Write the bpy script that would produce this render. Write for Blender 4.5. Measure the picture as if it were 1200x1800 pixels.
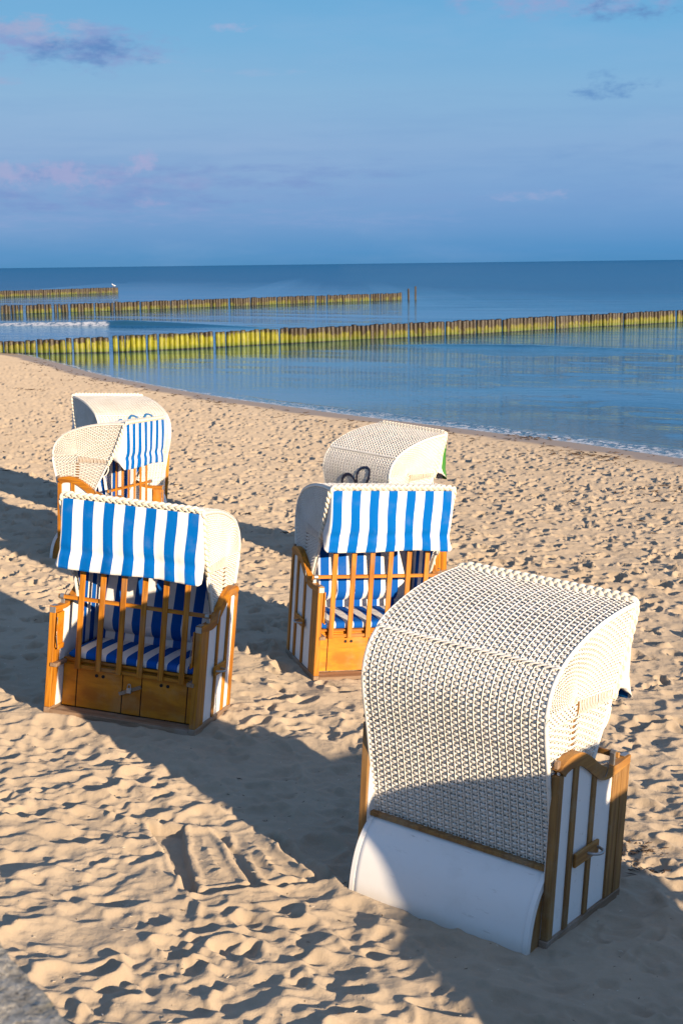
import bpy, bmesh, math, random
import numpy as np
from mathutils import Vector, Matrix
random.seed(7)
rng = np.random.default_rng(11)
sc = bpy.context.scene
COL = sc.collection
for o in list(bpy.data.objects): bpy.data.objects.remove(o)

# ------------------------------------------------------------ camera
PITCH, ROLL, CAMH, FPX = 0.1654628, 0.0124869, 3.28335, 2613.742
SX, SY = 0.04937, 0.021478            # slope of the beach: z = -SX*x - SY*y
fw = Vector((0, math.cos(PITCH), -math.sin(PITCH)))
rt0 = Vector((1, 0, 0)); up0 = rt0.cross(fw)
rt = rt0*math.cos(ROLL) - up0*math.sin(ROLL)
up = up0*math.cos(ROLL) + rt0*math.sin(ROLL)
cd = bpy.data.cameras.new('camera'); cam = bpy.data.objects.new('camera', cd); COL.objects.link(cam)
cam.matrix_world = Matrix(((rt.x, up.x, -fw.x, 0), (rt.y, up.y, -fw.y, 0), (rt.z, up.z, -fw.z, CAMH), (0, 0, 0, 1)))
cd.sensor_fit = 'HORIZONTAL'; cd.sensor_width = 36; cd.lens = FPX/1200*36
cd.clip_start = 0.1; cd.clip_end = 60000
cd.dof.use_dof = True; cd.dof.focus_distance = 11.0; cd.dof.aperture_fstop = 13
sc.camera = cam

# ------------------------------------------------------------ light
EXPO = 1.0
SUN_AZ, SUN_EL = math.radians(35), math.radians(12.0)
sdir = Vector((math.sin(SUN_AZ)*math.cos(SUN_EL), -math.cos(SUN_AZ)*math.cos(SUN_EL), math.sin(SUN_EL)))
sl = bpy.data.lights.new('sun', 'SUN'); sl.energy = 5.0; sl.angle = math.radians(0.5); sl.color = (1.0, 0.78, 0.535)
so = bpy.data.objects.new('sun', sl); COL.objects.link(so)
so.rotation_euler = sdir.to_track_quat('Z', 'Y').to_euler(); so.location = (6, -6, 8)

class NT:
    """small node-tree writer"""
    def __init__(s, tree): s.t = tree; tree.nodes.clear()
    def n(s, typ, **kw):
        nd = s.t.nodes.new(typ)
        for k, v in kw.items():
            if k == 'inp':
                for a, b in v.items():
                    if isinstance(b, bpy.types.NodeSocket): s.t.links.new(b, nd.inputs[a])
                    else: nd.inputs[a].default_value = b
            else: setattr(nd, k, v)
        return nd
    def m(s, op, a, b=0.0, c=0.0, clamp=False):
        return s.n('ShaderNodeMath', operation=op, use_clamp=clamp, inp={0: a, 1: b, 2: c}).outputs[0]
    def mix(s, f, a, b, bt='MIX'):
        nd = s.n('ShaderNodeMix', data_type='RGBA', blend_type=bt, inp={0: f})
        for i, x in ((6, a), (7, b)):
            if isinstance(x, bpy.types.NodeSocket): s.t.links.new(x, nd.inputs[i])
            else: nd.inputs[i].default_value = (*x, 1) if len(x) == 3 else x
        return nd.outputs[2]
    def ramp(s, f, stops, interp='LINEAR'):
        nd = s.n('ShaderNodeValToRGB', inp={0: f}); r = nd.color_ramp; r.interpolation = interp
        while len(r.elements) < len(stops): r.elements.new(0.5)
        for e, (p, c) in zip(r.elements, stops):
            e.position = p; e.color = (*c, 1) if hasattr(c, '__len__') else (c, c, c, 1)
        return nd.outputs[0]
    def ss(s, x, a, b):
        return s.n('ShaderNodeMapRange', interpolation_type='SMOOTHSTEP', inp={0: x, 1: a, 2: b}).outputs[0]
    def noise(s, vec, scale, detail=3, rough=.5, out=0, dist=0):
        return s.n('ShaderNodeTexNoise', inp={'Vector': vec, 'Scale': scale, 'Detail': detail, 'Roughness': rough, 'Distortion': dist}).outputs[out]
def srgb(r, g, b):
    f = lambda c: ((c/255+.055)/1.055)**2.4 if c > 10 else c/255/12.92
    return (f(r), f(g), f(b))

w = bpy.data.worlds.new('World'); sc.world = w; w.use_nodes = True
W = NT(w.node_tree)
tc = W.n('ShaderNodeTexCoord').outputs['Generated']
sep = W.n('ShaderNodeSeparateXYZ', inp={0: tc})
dx, dy, dz = sep.outputs
hor = W.m('SQRT', W.m('ADD', W.m('MULTIPLY', dx, dx), W.m('MULTIPLY', dy, dy)))
el = W.m('DIVIDE', dz, W.m('MAXIMUM', hor, 1e-3))                      # tan(elevation)
az = W.m('ARCTAN2', dx, dy)                                            # azimuth from +Y
nish = W.n('ShaderNodeTexSky', sky_type='NISHITA', sun_disc=False, sun_elevation=SUN_EL,
           sun_rotation=math.pi-SUN_AZ, altitude=5, air_density=1.0, dust_density=1.0, ozone_density=2.0).outputs[0]
nishs = W.mix(1.0, nish, (0.149, 0.144, 0.149), 'MULTIPLY')
low = W.ramp(W.m('MULTIPLY', el, 2.0), [
    (0.0, srgb(84, 142, 192)), (0.016, srgb(88, 146, 197)), (0.045, srgb(110, 155, 204)), (0.085, srgb(126, 164, 210)),
    (0.15, srgb(140, 174, 214)), (0.22, srgb(138, 180, 217)), (0.29, srgb(120, 176, 218)), (0.36, srgb(108, 170, 216)),
    (0.6, srgb(84, 150, 206)), (1.0, srgb(64, 126, 192))])
lr = W.mix(W.ss(az, -0.24, 0.24), low, (0.93, 0.985, 1.0), 'MIX')
lowlr = W.mix(1.0, low, W.mix(W.ss(az, -0.24, 0.30), (1.05, 1.02, 1.0), (0.90, 0.98, 1.0)), 'MULTIPLY')
sky = lowlr
def vec3(x, y, z): return W.n('ShaderNodeCombineXYZ', inp={0: x, 1: y, 2: z}).outputs[0]
def blob(ca, ce, ra, re, scale=26, asp=2.4, seed=0.0, th=.5, soft=.22):
    a = W.m('DIVIDE', W.m('SUBTRACT', az, ca), ra); e = W.m('DIVIDE', W.m('SUBTRACT', el, ce), re)
    g = W.m('SUBTRACT', 1.0, W.m('ADD', W.m('MULTIPLY', a, a), W.m('MULTIPLY', e, e)))
    n = W.noise(vec3(W.m('ADD', az, seed), W.m('MULTIPLY', el, asp), 0.0), scale, 6, .58)
    n2 = W.noise(vec3(W.m('ADD', az, seed+3.3), W.m('MULTIPLY', el, asp), 1.0), scale*2.6, 5, .6)
    nn = W.m('ADD', W.m('MULTIPLY', W.m('SUBTRACT', n, .5), 2.6), W.m('MULTIPLY', W.m('SUBTRACT', n2, .5), 1.0))
    return W.m('MULTIPLY', W.ss(W.m('ADD', W.m('MULTIPLY', g, .55), nn), th-.42, th-.42+soft*4.2), W.ss(g, -.9, .6))
def pos(px, py):   # direction of a feature seen in the photograph: azimuth and tan(elevation)
    d = fw + rt*(px-600)/FPX - up*(py-900)/FPX
    return math.atan2(d.x, d.y), d.z/math.hypot(d.x, d.y)
def cloud(px, py, rx, ry, colr, op, **k):
    global sky
    a, e = pos(px, py)
    f = W.m('MULTIPLY', blob(a, e, rx/FPX, ry/FPX, **k), op)
    sky = W.mix(f, sky, colr)
band = W.noise(vec3(az, W.m('MULTIPLY', el, 9.0), 3.0), 9, 5, .6)
sky = W.mix(W.m('MULTIPLY', W.m('MULTIPLY', W.ss(band, .42, .7), W.ss(el, .16, .05)), .20), sky, srgb(108, 152, 204))
thin = W.noise(vec3(az, W.m('MULTIPLY', el, 4.0), 8.0), 6, 6, .6)
sky = W.mix(W.m('MULTIPLY', W.ss(thin, .45, .75), .14), sky, srgb(168, 188, 222))
cloud(60, 378, 520, 26, srgb(150, 166, 212), .6, asp=6, seed=5, soft=.4, th=.4)
cloud(560, 385, 420, 24, srgb(148, 168, 212), .5, asp=6, seed=9, soft=.4, th=.45)
cloud(180, 330, 440, 52, srgb(118, 144, 200), .9, asp=3.5, seed=1, soft=.35, th=.42)
cloud(520, 300, 260, 26, srgb(120, 152, 204), .7, asp=5, seed=2, soft=.3, th=.5)
cloud(1080, 300, 240, 60, srgb(116, 156, 206), .6, asp=4, seed=3, soft=.4, th=.45)
cloud(150, 322, 330, 40, srgb(152, 164, 208), .6, seed=31, scale=30, asp=2.2, soft=.3)
cloud(700, 345, 420, 34, srgb(126, 158, 206), .5, asp=5, seed=32, soft=.4, th=.42)
cloud(100, 308, 130, 30, srgb(164, 170, 210), .75, seed=4, scale=55, asp=1.3, soft=.18)
cloud(245, 288, 42, 26, srgb(168, 172, 211), .75, seed=6, scale=60, asp=1.2, soft=.18)
cloud(0, 305, 34, 26, srgb(166, 172, 210), .7, seed=6.6, scale=60, asp=1.2, soft=.18)
cloud(262, 356, 40, 12, srgb(160, 166, 208), .5, seed=7, scale=60, asp=2, soft=.2)
cloud(930, 344, 90, 12, srgb(156, 172, 212), .55, seed=8, scale=60, asp=2.4, soft=.2)
cloud(105, 78, 230, 50, srgb(136, 158, 206), .95, seed=10, scale=30, asp=2.2, soft=.25, th=.42)
cloud(160, 92, 120, 36, srgb(88, 132, 190), .9, seed=11, scale=34, asp=2.2, soft=.25, th=.45)
cloud(50, 50, 150, 28, srgb(158, 172, 208), .9, seed=12, scale=44, asp=2.2, soft=.2, th=.48)
cloud(290, 104, 60, 12, srgb(150, 176, 214), .7, seed=13, scale=50, asp=2.5)
cloud(412, 48, 42, 10, srgb(156, 178, 216), .8, seed=14, scale=60, asp=2.0)
cloud(450, 126, 110, 9, srgb(148, 180, 216), .6, seed=15, scale=40, asp=4)
cloud(150, 44, 48, 8, srgb(156, 176, 212), .7, seed=16, scale=50, asp=3)
cloud(1010, -2, 230, 30, srgb(146, 166, 210), .95, seed=17, scale=34, asp=2.2, th=.42)
cloud(1120, 12, 130, 22, srgb(98, 138, 192), .9, seed=18, scale=44, asp=2.2)
cloud(1070, 152, 90, 26, srgb(102, 148, 200), .9, seed=19, scale=50, asp=2.2)
cloud(10, 140, 40, 9, srgb(158, 172, 208), .6, seed=20, scale=50, asp=2.2)
sky = W.mix(W.ss(el, 0.30, 0.9), W.mix(1.0, sky, (2.0**-EXPO,)*3, 'MULTIPLY'), nishs)     # the low sky is given as it is seen at this exposure
bg = W.n('ShaderNodeBackground', inp={'Color': sky, 'Strength': 1.0})
W.n('ShaderNodeOutputWorld', inp={0: bg.outputs[0]})

sc.view_settings.view_transform = 'Standard'; sc.view_settings.look = 'None'
sc.view_settings.exposure = EXPO; sc.view_settings.gamma = 1.0
sc.render.engine = 'CYCLES'

# ------------------------------------------------------------ materials
def mat(name, fn, **kw):
    m = bpy.data.materials.new(name); m.use_nodes = True; t = NT(m.node_tree)
    b = t.n('ShaderNodeBsdfPrincipled'); o = t.n('ShaderNodeOutputMaterial', inp={0: b.outputs[0]})
    def setp(k, v):
        if isinstance(v, bpy.types.NodeSocket): t.t.links.new(v, b.inputs[k])
        elif isinstance(v, tuple) and len(v) == 3: b.inputs[k].default_value = (*v, 1)
        else: b.inputs[k].default_value = v
    fn(t, setp, **kw)
    return m
def bump(t, h, strength, dist):
    return t.n('ShaderNodeBump', inp={'Height': h, 'Strength': strength, 'Distance': dist}).outputs[0]
def objc(t): return t.n('ShaderNodeTexCoord').outputs['Object']
def scaled(t, v, s): return t.n('ShaderNodeMapping', inp={'Vector': v, 'Scale': s}).outputs[0]

def f_wood(t, p, axis=2, fine_=38.0, base=(.50, .195, .012), dark=(.25, .088, .008), grey=.25, greyc=(.25, .205, .155)):
    s = [fine_]*3; s[axis] = 2.2
    v = objc(t)
    g = t.noise(scaled(t, v, s), 1.0, 5, .6, dist=.4)
    c = t.mix(t.ss(g, .32, .68), base, dark)
    blot = t.noise(v, 4.5, 4, .6)
    c = t.mix(t.m('MULTIPLY', t.ss(blot, .48, .70), grey), c, greyc)
    fine = t.noise(v, 160, 2)
    c = t.mix(t.m('MULTIPLY', t.ss(fine, .62, .74), .35), c, (.10, .05, .02))
    p('Base Color', c); p('Roughness', t.m('ADD', .38, t.m('MULTIPLY', blot, .3))); p('Specular IOR Level', .3); p('Normal', bump(t, g, .25, .002))
WOODV = mat('varnished_wood_upright', f_wood, axis=2)
WOODX = mat('varnished_wood_crosswise', f_wood, axis=0)
WOODY = mat('varnished_wood_rail', f_wood, axis=1)
PLY = mat('varnished_plywood', f_wood, axis=0, fine_=7.0, base=(.60, .225, .008), dark=(.36, .115, .006), grey=.30, greyc=(.42, .28, .14))
WEATH = mat('weathered_wood', f_wood, axis=0, base=(.30, .20, .13), dark=(.17, .11, .07), grey=.6, greyc=(.34, .28, .23))
WEATHY = mat('weathered_wood_rail', f_wood, axis=1, base=(.30, .20, .13), dark=(.17, .11, .07), grey=.6, greyc=(.34, .28, .23))
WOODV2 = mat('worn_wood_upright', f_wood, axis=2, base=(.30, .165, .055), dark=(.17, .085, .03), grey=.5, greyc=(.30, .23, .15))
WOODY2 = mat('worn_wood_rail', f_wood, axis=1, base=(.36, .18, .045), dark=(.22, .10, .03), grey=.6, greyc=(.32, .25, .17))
def f_white(t, p, c=(.78, .775, .765), r=.42):
    v = objc(t); n = t.noise(v, 5, 5, .65); d = t.noise(v, 60, 3, .7)
    z = t.n('ShaderNodeSeparateXYZ', inp={0: v}).outputs[2]
    splash = t.m('MULTIPLY', t.ss(t.m('ADD', z, t.m('MULTIPLY', n, .10)), .16, .03), .55)
    cc = t.mix(t.m('MULTIPLY', t.ss(n, .50, .75), .22), c, (.56, .55, .52))
    cc = t.mix(t.m('MULTIPLY', t.ss(d, .68, .76), .5), cc, (.42, .38, .33))
    sc_ = t.noise(scaled(t, v, (2.2, 14, 14)), 2.2, 5, .7)
    cc = t.mix(t.m('MULTIPLY', t.ss(sc_, .62, .70), .45), cc, (.40, .37, .33))
    cc = t.mix(splash, cc, (.50, .43, .34))
    p('Base Color', cc); p('Roughness', t.m('ADD', r, t.m('MULTIPLY', n, .25)))
WHITE = mat('white_painted_board', f_white)
def f_wick(t, p):
    v = objc(t); n = t.noise(v, 7, 4, .6); f = t.noise(v, 70, 2)
    st = t.noise(scaled(t, v, (2.5, 75, 75)), 1.0, 2); st2 = t.noise(scaled(t, v, (55, 2.5, 2.5)), 1.0, 2)
    c = t.mix(t.ss(n, .35, .75), (.755, .725, .675), (.67, .64, .58))
    c = t.mix(t.m('MULTIPLY', t.ss(st, .50, .72), .55), c, (.56, .51, .43))
    c = t.mix(t.m('MULTIPLY', t.ss(st2, .60, .78), .35), c, (.60, .56, .48))
    c = t.mix(t.m('MULTIPLY', t.ss(f, .6, .8), .4), c, (.55, .49, .40))
    p('Base Color', c); p('Roughness', .42)
WICKER = mat('white_wicker', f_wick)
BRAID = mat('plaited_reed', lambda t, p: (p('Base Color', t.mix(t.noise(objc(t), 30, 3), (.80, .74, .62), (.62, .54, .42))), p('Roughness', .45)))
def f_cloth(t, p, ph=50.5, c=(.0, .108, .40)):
    a = t.n('ShaderNodeAttribute', attribute_name='su').outputs['Fac']
    f = t.m('FRACT', t.m('ADD', t.m('DIVIDE', a, .166), ph))
    d = t.m('ABSOLUTE', t.m('SUBTRACT', f, .5))
    k = t.ss(d, .256, .246)
    v = objc(t); n = t.noise(v, 6, 4, .6)
    wv = t.noise(scaled(t, v, (1, 1, .35)), 9, 3)
    fine = t.noise(v, 700, 1)
    col = t.mix(k, (.70, .68, .675), c)
    col = t.mix(t.m('MULTIPLY', t.ss(n, .5, .8), .07), col, (.50, .49, .47))
    p('Base Color', col); p('Roughness', .8); p('Specular IOR Level', .06)
    p('Normal', bump(t, t.m('ADD', wv, t.m('MULTIPLY', fine, .03)), .5, .02))
CLOTH = mat('blue_striped_cloth', f_cloth)
CLOTHG = mat('green_striped_cloth', f_cloth, ph=50.32, c=(.05, .19, .04))
LINING = mat('striped_cushion_cloth', f_cloth, c=(.004, .080, .36))
SHELL = mat('hood_backing', lambda t, p: (p('Base Color', (.58, .545, .49)), p('Roughness', .9)))
METAL = mat('zinc_fitting', lambda t, p: (p('Base Color', (.42, .41, .40)), p('Metallic', .85), p('Roughness', t.m('ADD', .3, t.m('MULTIPLY', t.noise(objc(t), 40), .35)))))
DARK = mat('dark_gap', lambda t, p: (p('Base Color', (.015, .012, .01)), p('Roughness', .9)))
CORD = mat('white_cord', lambda t, p: (p('Base Color', (.76, .74, .68)), p('Roughness', .6)))
PAINTN = mat('navy_paint', lambda t, p: (p('Base Color', (.006, .014, .045)), p('Roughness', .5)))
PAINTB = mat('blue_paint', lambda t, p: (p('Base Color', (.01, .13, .33)), p('Roughness', .5)))

# ------------------------------------------------------------ mesh helpers
def link(o, parent=None):
    COL.objects.link(o)
    if parent is not None: o.parent = parent
    return o
def mesh_np(name, V, F, m, parent=None, smooth=False, attrs=None):
    V = np.asarray(V, np.float32).reshape(-1, 3); F = np.asarray(F, np.int32)
    me = bpy.data.meshes.new(name)
    me.vertices.add(len(V)); me.vertices.foreach_set('co', V.ravel())
    n, k = F.shape
    me.loops.add(n*k); me.loops.foreach_set('vertex_index', F.ravel())
    me.polygons.add(n); me.polygons.foreach_set('loop_start', np.arange(0, n*k, k, dtype=np.int32))
    me.polygons.foreach_set('loop_total', np.full(n, k, np.int32))
    if smooth: me.polygons.foreach_set('use_smooth', np.ones(n, bool))
    for an, av in (attrs or {}).items():
        at = me.attributes.new(an, 'FLOAT', 'POINT'); at.data.foreach_set('value', np.asarray(av, np.float32).ravel())
    me.update(calc_edges=True)
    if m: me.materials.append(m)
    return link(bpy.data.objects.new(name, me), parent)
def build(name, bm, m, parent=None, smooth=False):
    me = bpy.data.meshes.new(name); bmesh.ops.recalc_face_normals(bm, faces=bm.faces)
    bm.to_mesh(me); bm.free()
    if smooth:
        for f in me.polygons: f.use_smooth = True
    me.materials.append(m)
    return link(bpy.data.objects.new(name, me), parent)
def box(bm, x0, x1, y0, y1, z0, z1, bev=.003, M=None):
    r = bmesh.ops.create_cube(bm, size=1)
    vs = r['verts']
    for v in vs: v.co = Vector(((x0+x1)/2+v.co.x*(x1-x0), (y0+y1)/2+v.co.y*(y1-y0), (z0+z1)/2+v.co.z*(z1-z0)))
    if bev:
        es = list({e for v in vs for e in v.link_edges})
        r2 = bmesh.ops.bevel(bm, geom=es, offset=bev, segments=1, affect='EDGES')
        vs = list({v for f in r2['faces'] for v in f.verts} | {v for v in vs if v.is_valid})
    if M is not None:
        for v in vs: v.co = M @ v.co
    return bm
def tube_np(path, r, k=8, closed=False, flat=None):
    """swept tube: returns V,F.  r scalar or array"""
    P = np.asarray(path, float); n = len(P); r = np.broadcast_to(r, n)
    T = np.roll(P, -1, 0)-np.roll(P, 1, 0) if closed else np.gradient(P, axis=0)
    T /= np.linalg.norm(T, axis=1)[:, None]+1e-12
    ref = np.array([0, 0, 1.]) if abs(T[:, 2]).mean() < .8 else np.array([1., 0, 0])
    A = np.cross(T, ref); A /= np.linalg.norm(A, axis=1)[:, None]+1e-12; B = np.cross(T, A)
    a = np.arange(k)*2*math.pi/k
    V = P[:, None]+r[:, None, None]*(np.cos(a)[None, :, None]*A[:, None]+np.sin(a)[None, :, None]*B[:, None])
    F = []
    for i in range(n if closed else n-1):
        j = (i+1) % n
        for q in range(k): F.append((i*k+q, i*k+(q+1) % k, j*k+(q+1) % k, j*k+q))
    return V.reshape(-1, 3), np.array(F)
def merge(parts):
    V, F, o = [], [], 0
    for v, f in parts: V.append(v); F.append(np.asarray(f)+o); o += len(v)
    return np.concatenate(V), np.concatenate(F)
def ribbons(P, N, L, wid, th):
    """P,N,L (R,S,3): ribbons along axis 1, lateral L, normal N; each a closed domed strip"""
    R, S = P.shape[:2]
    cs = [(-.5, -.5), (-.34, .45), (.34, .45), (.5, -.5)]
    wid = np.broadcast_to(wid, (R, S))[..., None]
    V = np.stack([P+L*wid*a+N*th*b for a, b in cs], 2).reshape(-1, 3)
    i = np.arange(R)[:, None, None]*S+np.arange(S-1)[None, :, None]; k = np.arange(4)[None, None, :]
    k2 = (k+1) % 4
    F = np.stack([i*4+k, (i+1)*4+k, (i+1)*4+k2, i*4+k2], -1).reshape(-1, 4)
    return V, F

# ------------------------------------------------------------ beach chair: one prototype with all its parts
WX = .61; HX = .56; DY = .42
PR = np.array([(-.345, .42), (-.38, .62), (-.45, .95), (-.50, 1.15), (-.515, 1.28), (-.49, 1.39), (-.43, 1.475), (-.30, 1.56), (-.05, 1.64), (.2, 1.678), (.43, 1.69)])
def smooth_curve(P, n):
    """Catmull-Rom, resampled by arc length"""
    Q = np.vstack([2*P[0]-P[1], P, 2*P[-1]-P[-2]]); out = []
    for i in range(1, len(Q)-2):
        for t in np.linspace(0, 1, 24, endpoint=False):
            a, b, c, d = Q[i-1:i+3]
            out.append(.5*((2*b)+(-a+c)*t+(2*a-5*b+4*c-d)*t*t+(-a+3*b-3*c+d)*t**3))
    out.append(Q[-2]); out = np.array(out)
    s = np.r_[0, np.cumsum(np.linalg.norm(np.diff(out, axis=0), axis=1))]
    t = np.linspace(0, s[-1], n)
    return np.stack([np.interp(t, s, out[:, j]) for j in range(out.shape[1])], 1), s[-1]
PF, PLEN = smooth_curve(PR, 400)
PT = np.gradient(PF, axis=0); PT /= np.linalg.norm(PT, axis=1)[:, None]
PN = np.stack([-PT[:, 1], PT[:, 0]], 1)         # outward (backwards/upwards)
def prof(v):
    i = np.clip(v/PLEN, 0, 1)*399
    g = lambda A: np.stack([np.interp(i, range(400), A[:, j]) for j in (0, 1)], -1)
    return g(PF), g(PN), g(PT)
EDGE = np.array([(.43, 1.685), (.34, 1.455), (.24, 1.24), (.12, 1.02), (.04, .86), (-.03, .72)])
def edge_y(z): return np.interp(z, EDGE[::-1, 1], EDGE[::-1, 0])

def sstep_(x, a, b):
    t = np.clip((x-a)/(b-a), 0, 1); return t*t*(3-2*t)
def weave_back(parent):
    nw, rows = 24, 112
    du = 2*HX/nw
    vs = (np.arange(rows)+.5)*PLEN/rows
    vseam = PLEN*(np.argmin(abs(PF[:, 0]+.395)+(PF[:, 1] < 1.4)*9)/399)
    S = nw*10+1; u = np.linspace(-HX, HX, S)
    ev = (np.arange(rows) % 2) == 0
    f = ((u+HX)/du) % 1.0
    tongue = sstep_(f, .08, .30)*(1-sstep_(f, .62, .88))        # even rows float over the wide warp ...
    low = -sstep_(f, .05, .30)*(1-sstep_(f, .70, .95))          # ... odd rows pass behind it
    off = np.where(ev[:, None], -.0030+.0088*tongue[None], -.0003+.0036*low[None])
    jit = rng.normal(0, .0009, (rows, 1))+np.cumsum(rng.normal(0, .00012, (rows, S)), 1)
    vv = vs[:, None]+jit
    step = np.where(vs > vseam, .009, 0)[:, None]
    p, n, t = prof(vv)
    cellj = np.repeat(rng.normal(0, .0007, (rows, nw)), 10, 1); cellj = np.c_[cellj, cellj[:, -1]]
    o = off+step+cellj*tongue[None]
    X = np.broadcast_to(u, vv.shape)
    P = np.stack([X, p[..., 0]+n[..., 0]*o, p[..., 1]+n[..., 1]*o], -1)
    N = np.stack([0*X, n[..., 0], n[..., 1]], -1); L = np.stack([0*X, t[..., 0], t[..., 1]], -1)
    wd = np.where(ev[:, None], .0118+.0052*tongue[None]-.0034*(f > .9)[None], .0146)
    a = ribbons(P, N, L, wd, .0026)
    # ridge warps, beaded where the odd rows cross
    uw = -HX+du*np.arange(nw+1); uw = uw+rng.normal(0, .0010, nw+1)
    nq = rows*2+1
    vq = np.linspace(.0, PLEN, nq)
    p, n, t = prof(np.broadcast_to(vq, (nw+1, nq)))
    bead = .5+.5*np.cos(2*math.pi*(vq/(2*PLEN/rows)-.75))
    o = (.0022+.0020*bead+np.where(vq > vseam, .009, 0))[None]
    X = np.broadcast_to(uw[:, None], (nw+1, nq))+rng.normal(0, .0003, (nw+1, nq))
    P = np.stack([X, p[..., 0]+n[..., 0]*o, p[..., 1]+n[..., 1]*o], -1)
    N = np.stack([0*X, n[..., 0], n[..., 1]], -1); L = np.zeros_like(P); L[..., 0] = 1
    b = ribbons(P, N, L, np.broadcast_to(.0066+.0024*bead, (nw+1, nq)), .0050)
    # hidden flat warps behind
    vq = np.linspace(.0, PLEN, 100); p, n, t = prof(np.broadcast_to(vq, (nw, 100)))
    X = np.broadcast_to((-HX+du*(np.arange(nw)+.47))[:, None], (nw, 100)); o = -.0030+np.where(vq > vseam, .009, 0)[None]
    P = np.stack([X, p[..., 0]+n[..., 0]*o, p[..., 1]+n[..., 1]*o], -1); N = np.stack([0*X, n[..., 0], n[..., 1]], -1); L = np.zeros_like(P); L[..., 0] = 1
    b2 = ribbons(P, N, L, .014, .0026)
    # bottom roll and seam strip, end binding along the front top edge
    pts = []
    for v0, r, o in ((.004, .009, .002), (PLEN-.006, .012, 0)):
        p, n, t = prof(np.full(60, v0)); x = np.linspace(-HX, HX, 60)
        wob = .003*np.sin(x*90)
        pts.append(tube_np(np.stack([x, p[:, 0]+n[:, 0]*(o+wob), p[:, 1]+n[:, 1]*(o+wob)], 1), r, 8))
    nn = 26; segs = []
    for i in range(nn):       # slanting overlap reeds at the seam
        x0 = -HX+i*2*HX/nn
        x = np.linspace(x0, x0+2*HX/nn*1.35, 6).clip(-HX, HX); v = np.linspace(vseam-.012, vseam+.010, 6); p, n, t = prof(v)
        o = .012+.004*np.sin(np.linspace(0, math.pi, 6))
        Pq = np.stack([x, p[:, 0]+n[:, 0]*o, p[:, 1]+n[:, 1]*o], 1)[None]
        Nq = np.stack([0*x, n[:, 0], n[:, 1]], 1)[None]; Lq = np.stack([0*x, t[:, 0], t[:, 1]], 1)[None]
        segs.append(ribbons(Pq, Nq, Lq, .016, .003))
    V, F = merge([a, b, b2]+pts+segs)
    return mesh_np('woven_back', V, F, WICKER, parent, smooth=False)

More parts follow.
